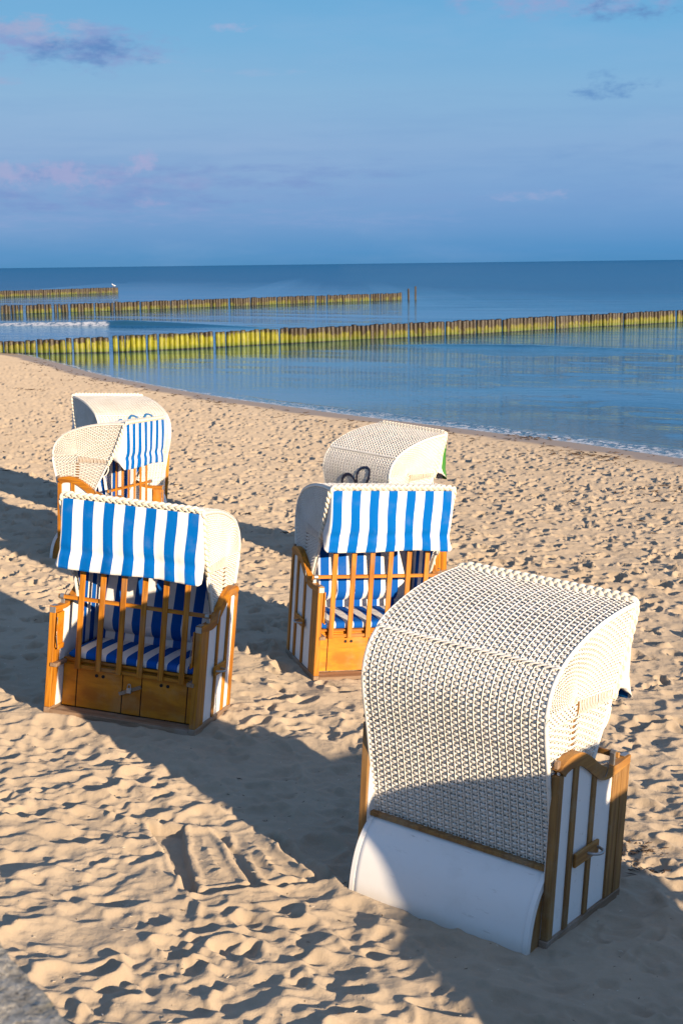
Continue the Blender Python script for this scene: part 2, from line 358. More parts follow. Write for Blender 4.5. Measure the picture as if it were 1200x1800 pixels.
def weave_side(sg, parent):
    KY, KZ = -.185, 1.285
    out = []
    def strips(Y, Z, off, LY, LZ, wd, th=.0026):
        X = sg*(HX-.004+off)
        P = np.stack([X+0*Y, Y, Z], -1)
        N = np.zeros_like(P); N[..., 0] = sg
        l = np.sqrt(LY**2+LZ**2)+1e-9
        L = np.stack([0*Y, LY/l, LZ/l], -1)
        return ribbons(P, N, L, wd, th)
    # lower field: horizontal rows from the rear ridge to the slanting front edge
    zs = np.arange(.46, 1.300, .0160); rows = len(zs)
    S = 161; a = np.linspace(0, 1, S)
    zr = PF[:, 1]; m = zr < 1.30
    yr = lambda z: np.interp(z, zr[m], PF[m, 0])+.004
    Z = np.broadcast_to(zs[:, None], (rows, S)); Yr = yr(Z); Yf = edge_y(Z)-.006
    Yf = np.where(Z < .86, np.minimum(Yf, .04), Yf)
    Yf = np.where(Z > 1.200, KY+.01, Yf)
    A = np.broadcast_to(a, (rows, S)); Y = Yr+(Yf-Yr)*A
    zz = Z+.030*(Y-KY)*1.0*np.sign(1)                       # rows dip slightly
    lad = np.exp(-((Y-KY)/.026)**4)*(Z > .93)*(Z < 1.21)    # ladder: rows gather in pairs of three
    g = np.floor((zs-.93)/(.0160*2)).astype(int); cen = .93+(g+.5)*.0160*2-.003
    zz = zz-lad*(Z-cen[:, None])*.60
    nw = 16; ph = math.pi*A*nw
    par = ((np.arange(rows) % 2)*2-1)[:, None]
    off = par*np.clip(np.sin(ph)*1.5, -1, 1)*.0044*(1-.8*lad)
    dY = np.zeros_like(Y); dZ = np.ones_like(Y)
    out.append(strips(Y, zz, off, dY, dZ, .0120-.0045*lad))
    for i in range(nw):
        av = (i+.5)/nw
        z = np.linspace(.46, 1.21, 50); y = yr(z)+(np.where(z < .86, np.minimum(edge_y(z), .04), edge_y(z))-.006-yr(z))*av
        if abs(np.interp(1.1, z, y)-KY) < .026: continue
        out.append(strips(y[None], (z+.03*(y-KY))[None], np.zeros((1, 50)), np.ones((1, 50)), np.zeros((1, 50)), .0065, .003))
    # upper field: fan round the seam end, rows parallel to the top
    v0 = PLEN*np.argmin(abs(PF[:, 1]-1.275)+(PF[:, 0] > -.4)*9)/399
    S = 201; s = np.linspace(0, 1, S); p, n, t = prof(v0+(PLEN-v0)*s)
    T = p-n*.006
    s0 = .40
    q = np.clip((s-s0)/(1-s0), 0, 1)
    Bm = np.stack([KY+(.255-KY)*q, KZ-.035*q], 1)
    R = 25; tt = (np.arange(R)+.6)/R
    Y = Bm[:, 0][None]+(T[:, 0]-Bm[:, 0])[None]*tt[:, None]; Z = Bm[:, 1][None]+(T[:, 1]-Bm[:, 1])[None]*tt[:, None]
    dY = (T[:, 0]-Bm[:, 0])[None]+0*Y; dZ = (T[:, 1]-Bm[:, 1])[None]+0*Y
    ln = np.sqrt(dY**2+dZ**2)/R
    nw = 36; par = ((np.arange(R) % 2)*2-1)[:, None]
    off = par*np.clip(np.sin(math.pi*s*nw)*1.5, -1, 1)[None]*.0044+.004
    out.append(strips(Y, Z, off, dY, dZ, np.minimum(ln*.78, .0130)))
    for i in range(nw):
        k = (i+.5)/nw; j = k*(S-1); b = np.array([np.interp(j, range(S), Bm[:, c]) for c in (0, 1)]); e = np.array([np.interp(j, range(S), T[:, c]) for c in (0, 1)])
        r = np.linspace(.12 if k < s0 else 0, 1, 12)
        y = b[0]+(e[0]-b[0])*r; z = b[1]+(e[1]-b[1])*r
        d = (e-b)/np.linalg.norm(e-b)
        out.append(strips(y[None], z[None], np.full((1, 12), .004), np.full((1, 12), -d[1]), np.full((1, 12), d[0]), .0062, .0034))
    # long open stitches under the seam
    for i in range(23):
        y = -.172+i*.0182
        z = np.linspace(1.205, 1.292-.08*(y-KY), 6)+.03*(y-KY)*0
        yy = y+np.linspace(-.004, .006, 6)+rng.normal(0, .001)
        out.append(strips(yy[None], z[None], (.010+.006*np.sin(np.linspace(0, math.pi, 6)))[None], np.ones((1, 6)), np.zeros((1, 6)), .0082, .003))
    V, F = merge(out)
    o = mesh_np('woven_side', V, F, WICKER, parent)
    bm = bmesh.new(); xa, xb = sorted((sg*(HX-.026), sg*(HX-.012)))
    box(bm, xa, xb, KY-.02, KY+.02, .95, 1.27, .002); box(bm, xa, xb, KY+.021, .235, 1.205, 1.275, .002)
    build('frame_slat', bm, WOODV2, o)
    # smooth binding over the ridge
    v = np.linspace(.01, PLEN-.004, 90); p, n, t = prof(v)
    pt = np.stack([np.full(90, sg*(HX-.001)), p[:, 0]-n[:, 0]*.004, p[:, 1]-n[:, 1]*.004], 1)
    A = tube_np(pt, .0125, 8)
    e = np.array([(x, z) for x, z in EDGE]); z = np.linspace(.74, 1.24, 30)
    Bt = tube_np(np.stack([np.full(30, sg*(HX-.002)), edge_y(z)-.002, z], 1), .0125, 8)
    V, F = merge([A, Bt])
    mesh_np('edge_binding', V, F, WICKER, parent, smooth=True)
    return o

def cloth_sheet(name, P, su, m, parent, thick=0.0):
    """P (R,S,3) grid, su (R,S) stripe coordinate"""
    R, S = P.shape[:2]
    i = (np.arange(R-1)[:, None]*S+np.arange(S-1)[None]).ravel()
    F = np.stack([i, i+1, i+S+1, i+S], 1)
    V = P.reshape(-1, 3)
    o = mesh_np(name, V, F, m, parent, smooth=True, attrs={'su': su})
    if thick:
        md = o.modifiers.new('thick', 'SOLIDIFY'); md.thickness = thick; md.offset = 0
    return o

def braid(parent):
    # path: up the left front edge, across the top, down the right
    k = np.array([(.215, 1.20), (.27, 1.30), (.34, 1.455), (.418, 1.660)])
    path = [(-HX+.002, y+.004, z) for y, z in k] + [(-HX+.034, .440, 1.702)]
    path += [(x, .444, 1.709) for x in np.linspace(-.45, .45, 9)]
    path += [(-x, y, z) for x, y, z in path[:5][::-1]]
    path = np.array(path)
    P, Ln = smooth_curve(path, 700)
    T = np.gradient(P, axis=0); T /= np.linalg.norm(T, axis=1)[:, None]
    # braid lies against the hood: its wide direction is across the rim
    s = np.linspace(0, Ln, 700)
    cen = np.array([0, -.05, 1.25]); O = P-cen; O[:, 0] *= .9; O -= T*(O*T).sum(1)[:, None]; O /= np.linalg.norm(O, axis=1)[:, None]
    B = np.cross(T, O)
    parts = []
    for j in range(3):
        ph = 2*math.pi* s/.155+j*2*math.pi/3
        Q = P+O*(np.sin(ph)*.0145)[:, None]+B*(np.sin(2*ph)*.011)[:, None]
        for dd in (-.0065, .0065):      # each strand is a pair of reeds
            parts.append(tube_np(Q+O*dd, .0118, 6))
    V, F = merge(parts)
    mesh_np('braided_rim', V, F, BRAID, parent, smooth=True)

def mb(name, m, parent, *boxes, bev=.003):
    bm = bmesh.new()
    for b in boxes: box(bm, *b[:6], bev)
    return build(name, bm, m, parent)

def extr_yz(bm, poly, x0, x1):
    va = [bm.verts.new((x0, y, z)) for y, z in poly]; vb = [bm.verts.new((x1, y, z)) for y, z in poly]
    n = len(poly)
    bm.faces.new(va); bm.faces.new(vb[::-1])
    for i in range(n): bm.faces.new((va[i], vb[i], vb[(i+1) % n], va[(i+1) % n]))

TOP = np.array([(-.42, .985), (-.40, 1.008), (-.36, 1.026), (-.30, 1.036), (-.25, 1.036), (-.19, 1.026), (-.13, 1.002), (-.07, .968), (-.02, .935), (.04, .895), (.09, .868), (.15, .845), (.21, .834), (.28, .832), (.36, .838), (.42, .842)])

def side_panel(sg, root):
    xo, xi = sg*WX, sg*(WX-.045)
    def bx(a, b, *r): return (min(sg*a, sg*b), max(sg*a, sg*b), *r)
    bm = bmesh.new()
    extr_yz(bm, [(-.405, .03)]+[(y, z-.03) for y, z in TOP if -.41 < y < .41]+[(.405, .03)], sg*(WX-.026), sg*(WX-.014))
    bmesh.ops.triangulate(bm, faces=[f for f in bm.faces if len(f.verts) > 4])
    sp = build('side_panel', bm, WHITE, root)
    # wavy top rail
    P, _ = smooth_curve(TOP, 60); d = np.gradient(P, axis=0); d /= np.linalg.norm(d, axis=1)[:, None]
    wd = np.interp(P[:, 0], [-.42, -.25, -.02, .1, .25, .42], [.075, .072, .070, .075, .052, .045])
    low = P-np.stack([-d[:, 1], d[:, 0]], 1)*wd[:, None]
    low[:, 0] = np.clip(low[:, 0], -.42, .42)
    n = 60
    V = []; 
    for x in (sg*(WX-.047), sg*(WX+.004)):
        V += [(x, y, z) for y, z in P]+[(x, y, z) for y, z in low]
    F = []
    for i in range(n-1):
        F += [(i, i+1, n+i+1, n+i), (2*n+i, 3*n+i, 3*n+i+1, 2*n+i+1), (i, 2*n+i, 2*n+i+1, i+1), (n+i, n+i+1, 3*n+i+1, 3*n+i)]
    F += [(0, n, 3*n, 2*n), (n-1, 3*n-1, 4*n-1, 2*n-1)]
    bm = bmesh.new(); bv = [bm.verts.new(v) for v in V]
    for f in F: bm.faces.new([bv[i] for i in f])
    build('top_rail', bm, WOODY, sp)
    tl = lambda y: float(np.interp(y, TOP[:, 0], TOP[:, 1]))-.05
    mb('post', WOODV, sp, bx(WX-.045, WX, -.42, -.368, .05, .955))
    mb('post', WOODV, sp, bx(WX-.045, WX, .235, .325, .05, tl(.27)+.01))
    mb('post', WOODV, sp, bx(WX-.045, WX+.003, .327, .42, .05, tl(.37)+.01))
    for y, ww in ((-.222, .052), (.003, .048)):
        mb('batten', WOODV, sp, bx(WX-.0145, WX-.001, y-ww/2, y+ww/2, .05, tl(y)+.01))
    mb('bottom_rail', WEATHY, sp, bx(WX-.047, WX+.004, -.43, .425, -.03, .049))
    bm = bmesh.new()
    extr_yz(bm, [(-.416, .05)]+[(y, z-.035) for y, z in TOP if -.41 < y < .33]+[(.33, .05)], sg*(WX-.053), sg*(WX-.0462))
    bmesh.ops.triangulate(bm, faces=[f for f in bm.faces if len(f.verts) > 4])
    build('inner_board', bm, WHITE, sp)
    # carrying handle
    hp = mb('handle_plate', WOODY, sp, bx(WX-.0012, WX+.017, -.195, .075, .385, .462))
    a = np.linspace(0, math.pi, 18)
    ring = np.stack([sg*(WX+.015+.058*np.sin(a)), -.0+.055*np.cos(a), .425+0*a], 1)
    V, F = tube_np(ring, .0085, 8); mesh_np('handle', V, F, METAL, hp, smooth=True)
    # corner fitting on the front end of the rail, hook, hinge bracket that carries the grille bar
    mb('corner_plate', METAL, sp, bx(WX-.048, WX-.001, .4212, .4255, .79, .835), bx(WX-.040, WX-.006, .36, .424, .8435, .8475), bev=.001)
    pth = np.array([(sg*(WX+.012), .05, .90), (sg*(WX+.02), .075, .905), (sg*(WX+.022), .10, .885), (sg*(WX+.018), .10, .84), (sg*(WX+.012), .095, .81)])
    V, F = tube_np(pth, .004, 6); mesh_np('hook', V, F, METAL, sp, smooth=True)
    # bracket strap behind the hump
    mb('back_bracket', WEATH, sp, bx(WX-.034, WX-.010, -.428, -.395, .992, 1.035), bev=.004)
    # folding tray against the inner face
    ft = mb('folding_tray', PLY, sp, bx(WX-.068, WX-.055, .30, .415, .52, .79), bx(WX-.082, WX-.069, .305, .408, .505, .545))
    w = np.array([(sg*(WX-.070), .425, .76), (sg*(WX-.072), .430, .60), (sg*(WX-.075), .415, .52), (sg*(WX-.078), .37, .515)])
    V, F = tube_np(w, .0035, 6); mesh_np('tray_bracket', V, F, METAL, ft, smooth=True)
    # small ledge seen at the front under the seat
    mb('arm_block', WEATHY, sp, bx(WX-.085, WX-.030, .24, .432, .372, .402))
    return sp

def make_chair():
    root = bpy.data.objects.new('beach_chair', None); COL.objects.link(root)
    root.empty_display_size = .3
    for sg in (-1, 1): side_panel(sg, root)
    # --- hood
    N, S = 60, 40
    v = np.linspace(.0, PLEN-.005, N); p, n, t = prof(v); x = np.linspace(-HX+.02, HX-.02, S)
    P = np.stack([np.broadcast_to(x, (N, S)), np.broadcast_to((p[:, 0]-n[:, 0]*.024)[:, None], (N, S)), np.broadcast_to((p[:, 1]-n[:, 1]*.024)[:, None], (N, S))], -1)
    hood = cloth_sheet('hood', P+np.stack([np.zeros((N, S)), np.broadcast_to((n[:, 0]*.011)[:, None], (N, S)), np.broadcast_to((n[:, 1]*.011)[:, None], (N, S))], -1), P[..., 0], SHELL, root, .003)
    cloth_sheet('back_lining', P, P[..., 0], LINING, hood, .003)
    weave_back(hood)
    for sg in (-1, 1):
        weave_side(sg, hood)
        zs = np.linspace(.46, 1.64, 50); ya = np.array([np.interp(z, PF[:, 1], PF[:, 0]) for z in zs])+.03
        yb = np.where(zs < .86, np.minimum(edge_y(zs), .04), edge_y(zs))-.012
        a = np.linspace(0, 1, 24); Y = ya[:, None]+(yb-ya)[:, None]*a
        Z = np.broadcast_to(zs[:, None], Y.shape)
        P = np.stack([np.full(Y.shape, sg*(HX-.034)), Y, Z], -1)
        cloth_sheet('side_lining', P, Y+.04, LINING, hood, .003)
        P2 = P.copy(); P2[..., 0] = sg*(HX-.0285); cloth_sheet('side_backing', P2, Y, SHELL, hood, .002)
        # cord loop at the foot of the rim
        a = np.linspace(-.3, math.pi+.3, 20)
        lp = np.stack([sg*(HX-.002)+0*a, .20+.045*np.sin(a)-.0, 1.12-.07*np.cos(a)], 1); lp[:, 1] -= (1.19-lp[:, 2])*.38
        V, F = tube_np(lp, .0065, 7); mesh_np('cord_loop', V, F, CORD, hood, smooth=True)
    braid(hood)
    # --- awning: hangs from the rim, folds and a hem crease
    R, S = 34, 120
    x = np.linspace(-.552, .552, S); r = np.linspace(0, 1, R)
    X, Rr = np.meshgrid(x, r)
    z = 1.682-.525*Rr-.016*Rr*np.sin((X+.2)*3.1)**2
    y = .447+.014*np.sin(Rr*2.6)-.035*np.exp(-((Rr-.74)/.06)**2)*.32+.007*Rr*np.sin(X*13+1.0)+.004*np.sin(X*41+Rr*2)*Rr
    y = y-.020*Rr+.010*np.maximum(Rr-.78, 0)*10*.3
    X2 = X+.012*Rr*np.sin(Rr*6+X*4)
    P = np.stack([X2, y, z], -1)
    # wings that close the gap back to the sloping rim
    def wing(sg):
        K = 7; kk = np.linspace(0, 1, K)[1:]
        c = P[:, 0] if sg < 0 else P[:, -1]
        zr = np.clip(c[:, 2], 1.24, 1.69); yr_ = edge_y(zr)-.01
        lim = np.clip((c[:, 2]-1.14)/.16, .0, 1)**.6
        cols = []
        for k in kk:
            yy = c[:, 1]+(yr_-c[:, 1])*k*lim; xx = c[:, 0]+sg*(.010*np.sin(k*math.pi)*(1+2*r)-.012*k); zz = c[:, 2]+.03*k*r+.02*k*(r > .9)
            cols.append(np.stack([xx, yy, zz], 1))
        return cols
    L = wing(-1)[::-1]; Rw = wing(1)
    G = np.stack(L+[P[:, i] for i in range(S)]+Rw, 1)
    d = np.linalg.norm(np.diff(G[2], axis=0), axis=1); su = np.r_[0, np.cumsum(d)]; su -= su[len(L)+S//2]
    su = np.interp(np.arange(G.shape[1]), np.arange(G.shape[1]), su)
    aw = cloth_sheet('awning', G, np.broadcast_to(su, G.shape[:2]), CLOTH, hood, .003)
    # --- cushions
    def cushion(name, prof2, x0, x1, parent, sq=.6):
        S2 = 70; xs = np.linspace(x0, x1, S2); c, _ = smooth_curve(np.array(prof2, float), 60)
        ed = np.minimum(1, (1-np.abs(np.linspace(-1, 1, S2)))*14)**.5
        m_ = c.mean(0)
        P = np.stack([np.stack([np.full(60, xx), m_[0]+(c[:, 0]-m_[0])*1, m_[1]+(c[:, 1]-m_[1])*(.25+.75*e)], 1) for xx, e in zip(xs, ed)], 1)
        cloth_sheet(name, P, P[..., 0]+.0, LINING, parent)
    cushion('seat_cushion', [(-.31, .415), (-.25, .412), (.0, .412), (.205, .412), (.232, .432), (.226, .466), (.17, .478), (.0, .482), (-.26, .475), (-.32, .46)], -.515, .515, root)
    # back cushion following the hood
    S2 = 60; xs = np.linspace(-.505, .505, S2); v = np.linspace(.10, .98, 40); p, n, t = prof(v)
    th = .10*np.minimum(1, np.minimum(np.linspace(0, 1, 40), 1-np.linspace(0, 1, 40))*10)**.5
    ex = .5+.5*np.minimum(1, (1-abs(np.linspace(-1, 1, S2)))*9)**.5
    o = .03+th[:, None]*ex[None]
    P = np.stack([np.broadcast_to(xs, (40, S2)), p[:, :1]-n[:, :1]*o, p[:, 1:]-n[:, 1:]*o], -1)
    cloth_sheet('back_cushion', P, P[..., 0], LINING, root)
    # --- seat box
    sb = mb('seat_box', PLY, root, (-.556, .556, .200, .217, .03, .375), (-.556, .556, -.33, .212, .377, .392), bev=.002)
    mb('seat_rail', WOODX, sb, (-.554, .554, .205, .240, .3935, .411))
    for x0, x1, nm in ((-.552, -.472, 'front_board'), (-.464, -.100, 'drawer_front'), (-.092, .056, 'front_board'), (.064, .433, 'drawer_front'), (.441, .552, 'front_board')):
        f = mb(nm, PLY, sb, (x0, x1, .218, .231, .032, .362), bev=.002)
        if nm == 'drawer_front':
            cx = (x0+x1)/2
            for dxx in (-.027, .027):
                bm = bmesh.new(); bmesh.ops.create_cone(bm, cap_ends=True, segments=14, radius1=.0135, radius2=.0135, depth=.003, matrix=Matrix.Translation((cx+dxx, .2325, .298)) @ Matrix.Rotation(math.pi/2, 4, 'X'))
                build('finger_hole', bm, DARK, f)
    for xq in (-.468, -.096, .060, .437):
        mb('gap', DARK, sb, (xq-.005, xq+.005, .2172, .223, .032, .36), bev=0)
    bm = bmesh.new(); box(bm, -.095, .095, -.009, .009, -.014, .014, .002, Matrix.Translation((-.01, .243, .225)) @ Matrix.Rotation(.42, 4, 'Y'))
    lt = build('latch', bm, WEATH, sb)
    bm = bmesh.new(); box(bm, -.027, .013, .253, .268, .205, .248, .004)
    build('padlock', bm, METAL, lt)
    a = np.linspace(0, math.pi, 14); V, F = tube_np(np.stack([-.007+.013*np.cos(a), .260+0*a, .248+.032*np.sin(a)], 1), .004, 6)
    mesh_np('shackle', V, F, METAL, lt, smooth=True)
    mb('sill', WEATH, root, (-.563, .563, .375, .428, -.03, .040), (-.563, .563, .233, .374, -.03, .026), bev=.004)
    # --- slatted grille that closes the seat front
    bm = bmesh.new(); box(bm, -.622, .622, .240, .258, .872, .903, .003); gr = build('grille', bm, WOODX, root)
    for x in (-.425, -.255, -.085, .085, .255, .425):
        mb('slat', WOODV, gr, (x-.0225, x+.0225, .259, .272, .338, 1.26))
    mb('lower_bar', WOODX, gr, (-.45, .45, .243, .2585, .342, .372))
    for sg in (-1, 1):
        bm = bmesh.new()
        bmesh.ops.create_cone(bm, cap_ends=True, segments=14, radius1=.022, radius2=.022, depth=.03, matrix=Matrix.Translation((sg*.590, .249, .888)) @ Matrix.Rotation(math.pi/2, 4, 'Y'))
        build('bar_clamp', bm, METAL, gr)
        mb('strap', METAL, gr, (sg*.592-.014, sg*.592+.014, .224, .238, .80, .900), bev=.001)
    # --- rounded cover of the foot-rest compartment at the back
    K = np.array([(-.315, .435), (-.375, .395), (-.44, .335), (-.49, .26), (-.522, .17), (-.54, .07), (-.545, -.02)])
    c, _ = smooth_curve(K, 40); d = np.gradient(c, axis=0); d /= np.linalg.norm(d, axis=1)[:, None]; nn = np.stack([d[:, 1], -d[:, 0]], 1)
    S2 = 24; xs = np.linspace(-.553, .553, S2)
    P = np.stack([np.broadcast_to(xs, (40, S2)), np.broadcast_to(c[:, :1], (40, S2)), np.broadcast_to(c[:, 1:], (40, S2))], -1)
    bc = cloth_sheet('back_cover', P, P[..., 0], WHITE, root, .009)
    for sg in (-1, 1):
        bm = bmesh.new(); Q = c-nn*(-.001); inner = c+nn*.0
        poly = [(y, z) for y, z in (c-nn*.007 if (nn[20] @ np.array([1, 0])) > 0 else c+nn*.007)]+[(y, z) for y, z in (c+nn*.03 if (nn[20] @ np.array([1, 0])) > 0 else c-nn*.03)][::-1]
        xa, xb = sorted((sg*.535, sg*.5635)); extr_yz(bm, poly, xa, xb)
        bmesh.ops.triangulate(bm, faces=[f for f in bm.faces if len(f.verts) > 4])
        build('end_trim', bm, WHITE, bc)
        bm = bmesh.new(); xa, xb = sorted((sg*.548, sg*.562))
        extr_yz(bm, [(y+.012, z-.012) for y, z in c[::3]]+[(-.33, -.02), (-.30, .40)], xa, xb)
        bmesh.ops.triangulate(bm, faces=[f for f in bm.faces if len(f.verts) > 4])
        build('end_board', bm, WOODV, bc)
    mb('cross_rail', WOODV2, root, (-.563, .563, -.388, -.335, .408, .434))
    mb('bottom_board', WEATH, root, (-.555, .555, -.535, .37, -.03, .0), bev=0)
    return root

proto = make_chair()
def kids(o): return [c for c in bpy.data.objects if c.parent == o]
def copy_tree(o, parent=None):
    c = o.copy(); COL.objects.link(c); c.parent = parent
    for k in kids(o): copy_tree(k, c)
    return c
# x, y, yaw, tilt x, tilt y, sunk, label
CH = [
 (0.79266, 7.92754, -0.63351, 0.05430, -0.03620, 'largest white wicker beach chair, back turned, rounded white rear cover, at the right front'),
 (-1.60973, 11.25618, 2.88945, 0.09832, 0.02794, 'blue striped beach chair facing the camera at the left front, its lower half in shade'),
 (0.18673, 12.98781, 3.46149, 0.07397, -0.02354, 'blue striped beach chair with bright orange drawers, partly hidden by the largest chair'),
 (0.5355, 17.7679, -0.8217, 0.0085, -0.0554, 'white wicker beach chair with navy painted figures on its back and a green striped awning'),
 (-2.849, 18.0542, -1.8744, 0.0389, 0.0281, 'beach chair seen from its side, turned to the right, directly behind the left front chair'),
 (-3.2945, 21.4257, 0.5871, 0.0832, -0.0102, 'farthest beach chair on the left, back turned, small blue painted marks on the wicker'),
 (3.19, 4.25, -0.96, 0.0494, 0.0215, 'nearest of three unseen beach chairs added beyond the right edge to cast shade'),  # last three: unseen chairs, added to shade the largest chair and near sand
 (4.82, 1.05, -0.96, 0.0494, 0.0215, 'unseen beach chair added beyond the right edge to cast shade, farthest towards the sun'),
 (4.42, 3.46, -0.90, 0.0494, 0.0215, 'unseen beach chair added beyond the right edge to cast shade, the one farthest right'),
]
def frame(yaw, tx, ty):
    z = Vector((tx, ty, 1)).normalized(); y = Vector((-math.sin(yaw), math.cos(yaw), 0)); y = (y-z*y.dot(z)).normalized(); x = y.cross(z)
    return Matrix(((x.x, y.x, z.x), (x.y, y.y, z.y), (x.z, y.z, z.z)))
chairs = []; srcs = [proto]+[copy_tree(proto) for _ in CH[1:]]
for i, (x, y, yaw, tx, ty, lab) in enumerate(CH):
    o = srcs[i]
    o.matrix_world = Matrix.Translation((x, y, -SX*x-SY*y)) @ frame(yaw, tx, ty).to_4x4()
    o['label'] = lab; o['category'] = 'beach chair'; o['group'] = 'wicker beach chairs on the sand'
    chairs.append(o)
def deep(o):
    for c in kids(o):
        yield c; yield from deep(c)
for c in deep(chairs[3]):
    if c.name.startswith('awning'):
        c.material_slots[0].link = 'OBJECT'; c.material_slots[0].material = CLOTHG; c['label'] = 'green and white striped awning'
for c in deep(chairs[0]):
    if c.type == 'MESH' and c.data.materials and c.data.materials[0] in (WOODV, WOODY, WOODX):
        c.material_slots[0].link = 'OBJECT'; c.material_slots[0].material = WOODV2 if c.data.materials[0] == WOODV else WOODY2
def paint(chair, strokes, m, r=.0):
    """painted figures: flat strokes laid on the woven back (u = across, v = height)"""
    hood = [c for c in kids(chair) if c.name.startswith('hood')][0]
    parts = []
    for pts, wd in strokes:
        q, _ = smooth_curve(np.array(pts, float), 60)
        vv = np.array([PLEN*np.argmin(abs(PF[:, 1]-z))/399 for z in q[:, 1]])
        vv = np.convolve(np.pad(vv, 4, 'edge'), np.ones(9)/9, 'valid')
        p, n, t = prof(vv); o_ = .0125+np.where(q[:, 1] > 1.45, .009, 0)
        P = np.stack([q[:, 0], p[:, 0]+n[:, 0]*o_, p[:, 1]+n[:, 1]*o_], 1); N = np.stack([0*q[:, 0], n[:, 0], n[:, 1]], 1)
        T = np.gradient(P, axis=0); T /= np.linalg.norm(T, axis=1)[:, None]; L = np.cross(N, T)
        parts.append(ribbons(P[None], N[None], L[None], wd*(1+.15*np.sin(np.arange(60)*1.7))[None], .003))
    V, F = merge(parts); mesh_np('painted_mark', V, F, m, hood)
paint(chairs[3], [([(-.10, 1.00), (-.19, 1.05), (-.235, 1.13), (-.19, 1.22), (-.09, 1.255), (-.02, 1.21), (.0, 1.12), (-.03, 1.04), (-.10, 1.0)], .036),
                  ([(.005, 1.02), (.02, 1.16), (.05, 1.29), (.12, 1.355), (.22, 1.365), (.245, 1.32), (.225, 1.23), (.15, 1.16), (.03, 1.12)], .034)], PAINTN)
paint(chairs[5], [([(-.27, 1.41), (-.22, 1.455), (-.17, 1.44)], .03), ([(-.09, 1.45), (-.03, 1.50), (.04, 1.49), (.07, 1.45)], .035),
                  ([(.15, 1.46), (.21, 1.515), (.28, 1.51), (.31, 1.47)], .035), ([(-.27, 1.41), (-.27, 1.33), (-.20, 1.30)], .03), ([(.07, 1.45), (.04, 1.36), (-.05, 1.34)], .03)], PAINTB)

# ------------------------------------------------------------ terrain
SEA = -0.92
SH = np.array([(-60, 150), (-40, 115), (-27, 92), (-19, 79), (-15.15, 72.35), (-12.08, 65.2), (-10.36, 60.8), (-8.57, 56.8), (-5.9, 51.6), (-3.67, 47.6), (-1.67, 44.6), (0.03, 42.0), (1.56, 39.9), (2.98, 38.0), (5.46, 34.6), (7.24, 31.6), (10, 27.0), (16, 19), (26, 8), (45, -10), (80, -40)], float)
def yshore(x): return np.interp(x, SH[:, 0], SH[:, 1])
def sdist(x, y):
    """approx. signed distance landwards(-) / seawards(+) of the shoreline"""
    ys = yshore(x); sl_ = (yshore(x+.5)-yshore(x-.5))
    return (y-ys)/np.sqrt(1+sl_**2)
def sstep(x, a, b):
    t = np.clip((x-a)/(b-a), 0, 1); return t*t*(3-2*t)
def make_tile(size, res, nst, seed, L=(.22, .34), depth=(.018, .045), relax=2, grit=.0016, base=.010):
    r = np.random.default_rng(seed); n = int(size/res); H = np.zeros((n, n))
    kx = np.fft.fftfreq(n, res)[:, None]; ky = np.fft.fftfreq(n, res)[None]; k = np.sqrt(kx**2+ky**2)
    sp = np.exp(-(k*.35)**2)*(k > 0); f = np.fft.ifft2(np.fft.fft2(r.normal(size=(n, n)))*sp).real; H += f/f.std()*base
    for i in range(nst):
        cx, cy = r.uniform(0, size, 2); a = r.uniform(0, math.pi*2); l = r.uniform(*L)/2; wv = l*r.uniform(.42, .75); d = r.uniform(*depth)
        R_ = int(l*2.0/res); ix = (int(cx/res)+np.arange(-R_, R_+1)) % n; iy = (int(cy/res)+np.arange(-R_, R_+1)) % n
        gx, gy = np.meshgrid(np.arange(-R_, R_+1)*res, np.arange(-R_, R_+1)*res, indexing='ij')
        u = (gx*math.cos(a)+gy*math.sin(a))/l; v = (-gx*math.sin(a)+gy*math.cos(a))/wv
        v = v*(1+.25*u); rr = np.sqrt(u*u+v*v)+.12*np.sin(3*np.arctan2(v, u)+r.uniform(0, 6))
        m = 1/(1+np.exp((rr-1)*9)); rim = np.exp(-((rr-1.18)/.20)**2)*d*r.uniform(.3, .75)*(1+.6*np.cos(np.arctan2(v, u)-r.uniform(0, 6)))
        sub = H[np.ix_(ix, iy)]; lev = sub.mean()*.6
        H[np.ix_(ix, iy)] = sub*(1-m)+m*(lev-d*(1-.35*rr.clip(0, 1))+.006*np.sin(u*7+r.uniform(0, 6)))+rim
    sp = (k+1e-6)**-1.3*np.exp(-(k*.02)**2)*(k > 3); f = np.fft.ifft2(np.fft.fft2(r.normal(size=(n, n)))*sp).real; H += f/f.std()*grit
    # sand slumps: steep walls relax
    for _ in range(relax):
        H = (H*4+np.roll(H, 1, 0)+np.roll(H, -1, 0)+np.roll(H, 1, 1)+np.roll(H, -1, 1))/8
    H -= H.mean(); return H
def samp(H, res, x, y):
    n = H.shape[0]; fx = (x/res) % n; fy = (y/res) % n; i = np.floor(fx).astype(int); j = np.floor(fy).astype(int); a = fx-i; b = fy-j
    i %= n; j %= n; i2 = (i+1) % n; j2 = (j+1) % n
    return H[i, j]*(1-a)*(1-b)+H[i2, j]*a*(1-b)+H[i, j2]*(1-a)*b+H[i2, j2]*a*b
T1 = make_tile(11.3, .0125, 2300, 5, L=(.20, .40), depth=(.016, .042), relax=4, grit=.0018); T2 = make_tile(8.1, .0125, 1500, 9, L=(.14, .30), depth=(.012, .032), relax=3, grit=.0022)
T5 = make_tile(9.7, .0125, 980, 77, L=(.13, .25), depth=(.035, .075), relax=2, grit=.0016, base=.0045)
T6 = make_tile(7.3, .0125, 480, 78, L=(.16, .30), depth=(.04, .08), relax=2, grit=.0016, base=.0045)
T4 = make_tile(5.3, .010, 1500, 33, L=(.05, .13), depth=(.003, .009), relax=1, grit=.0012)
T3 = make_tile(47., .10, 300, 21, L=(2.0, 4.0), depth=(.02, .04))
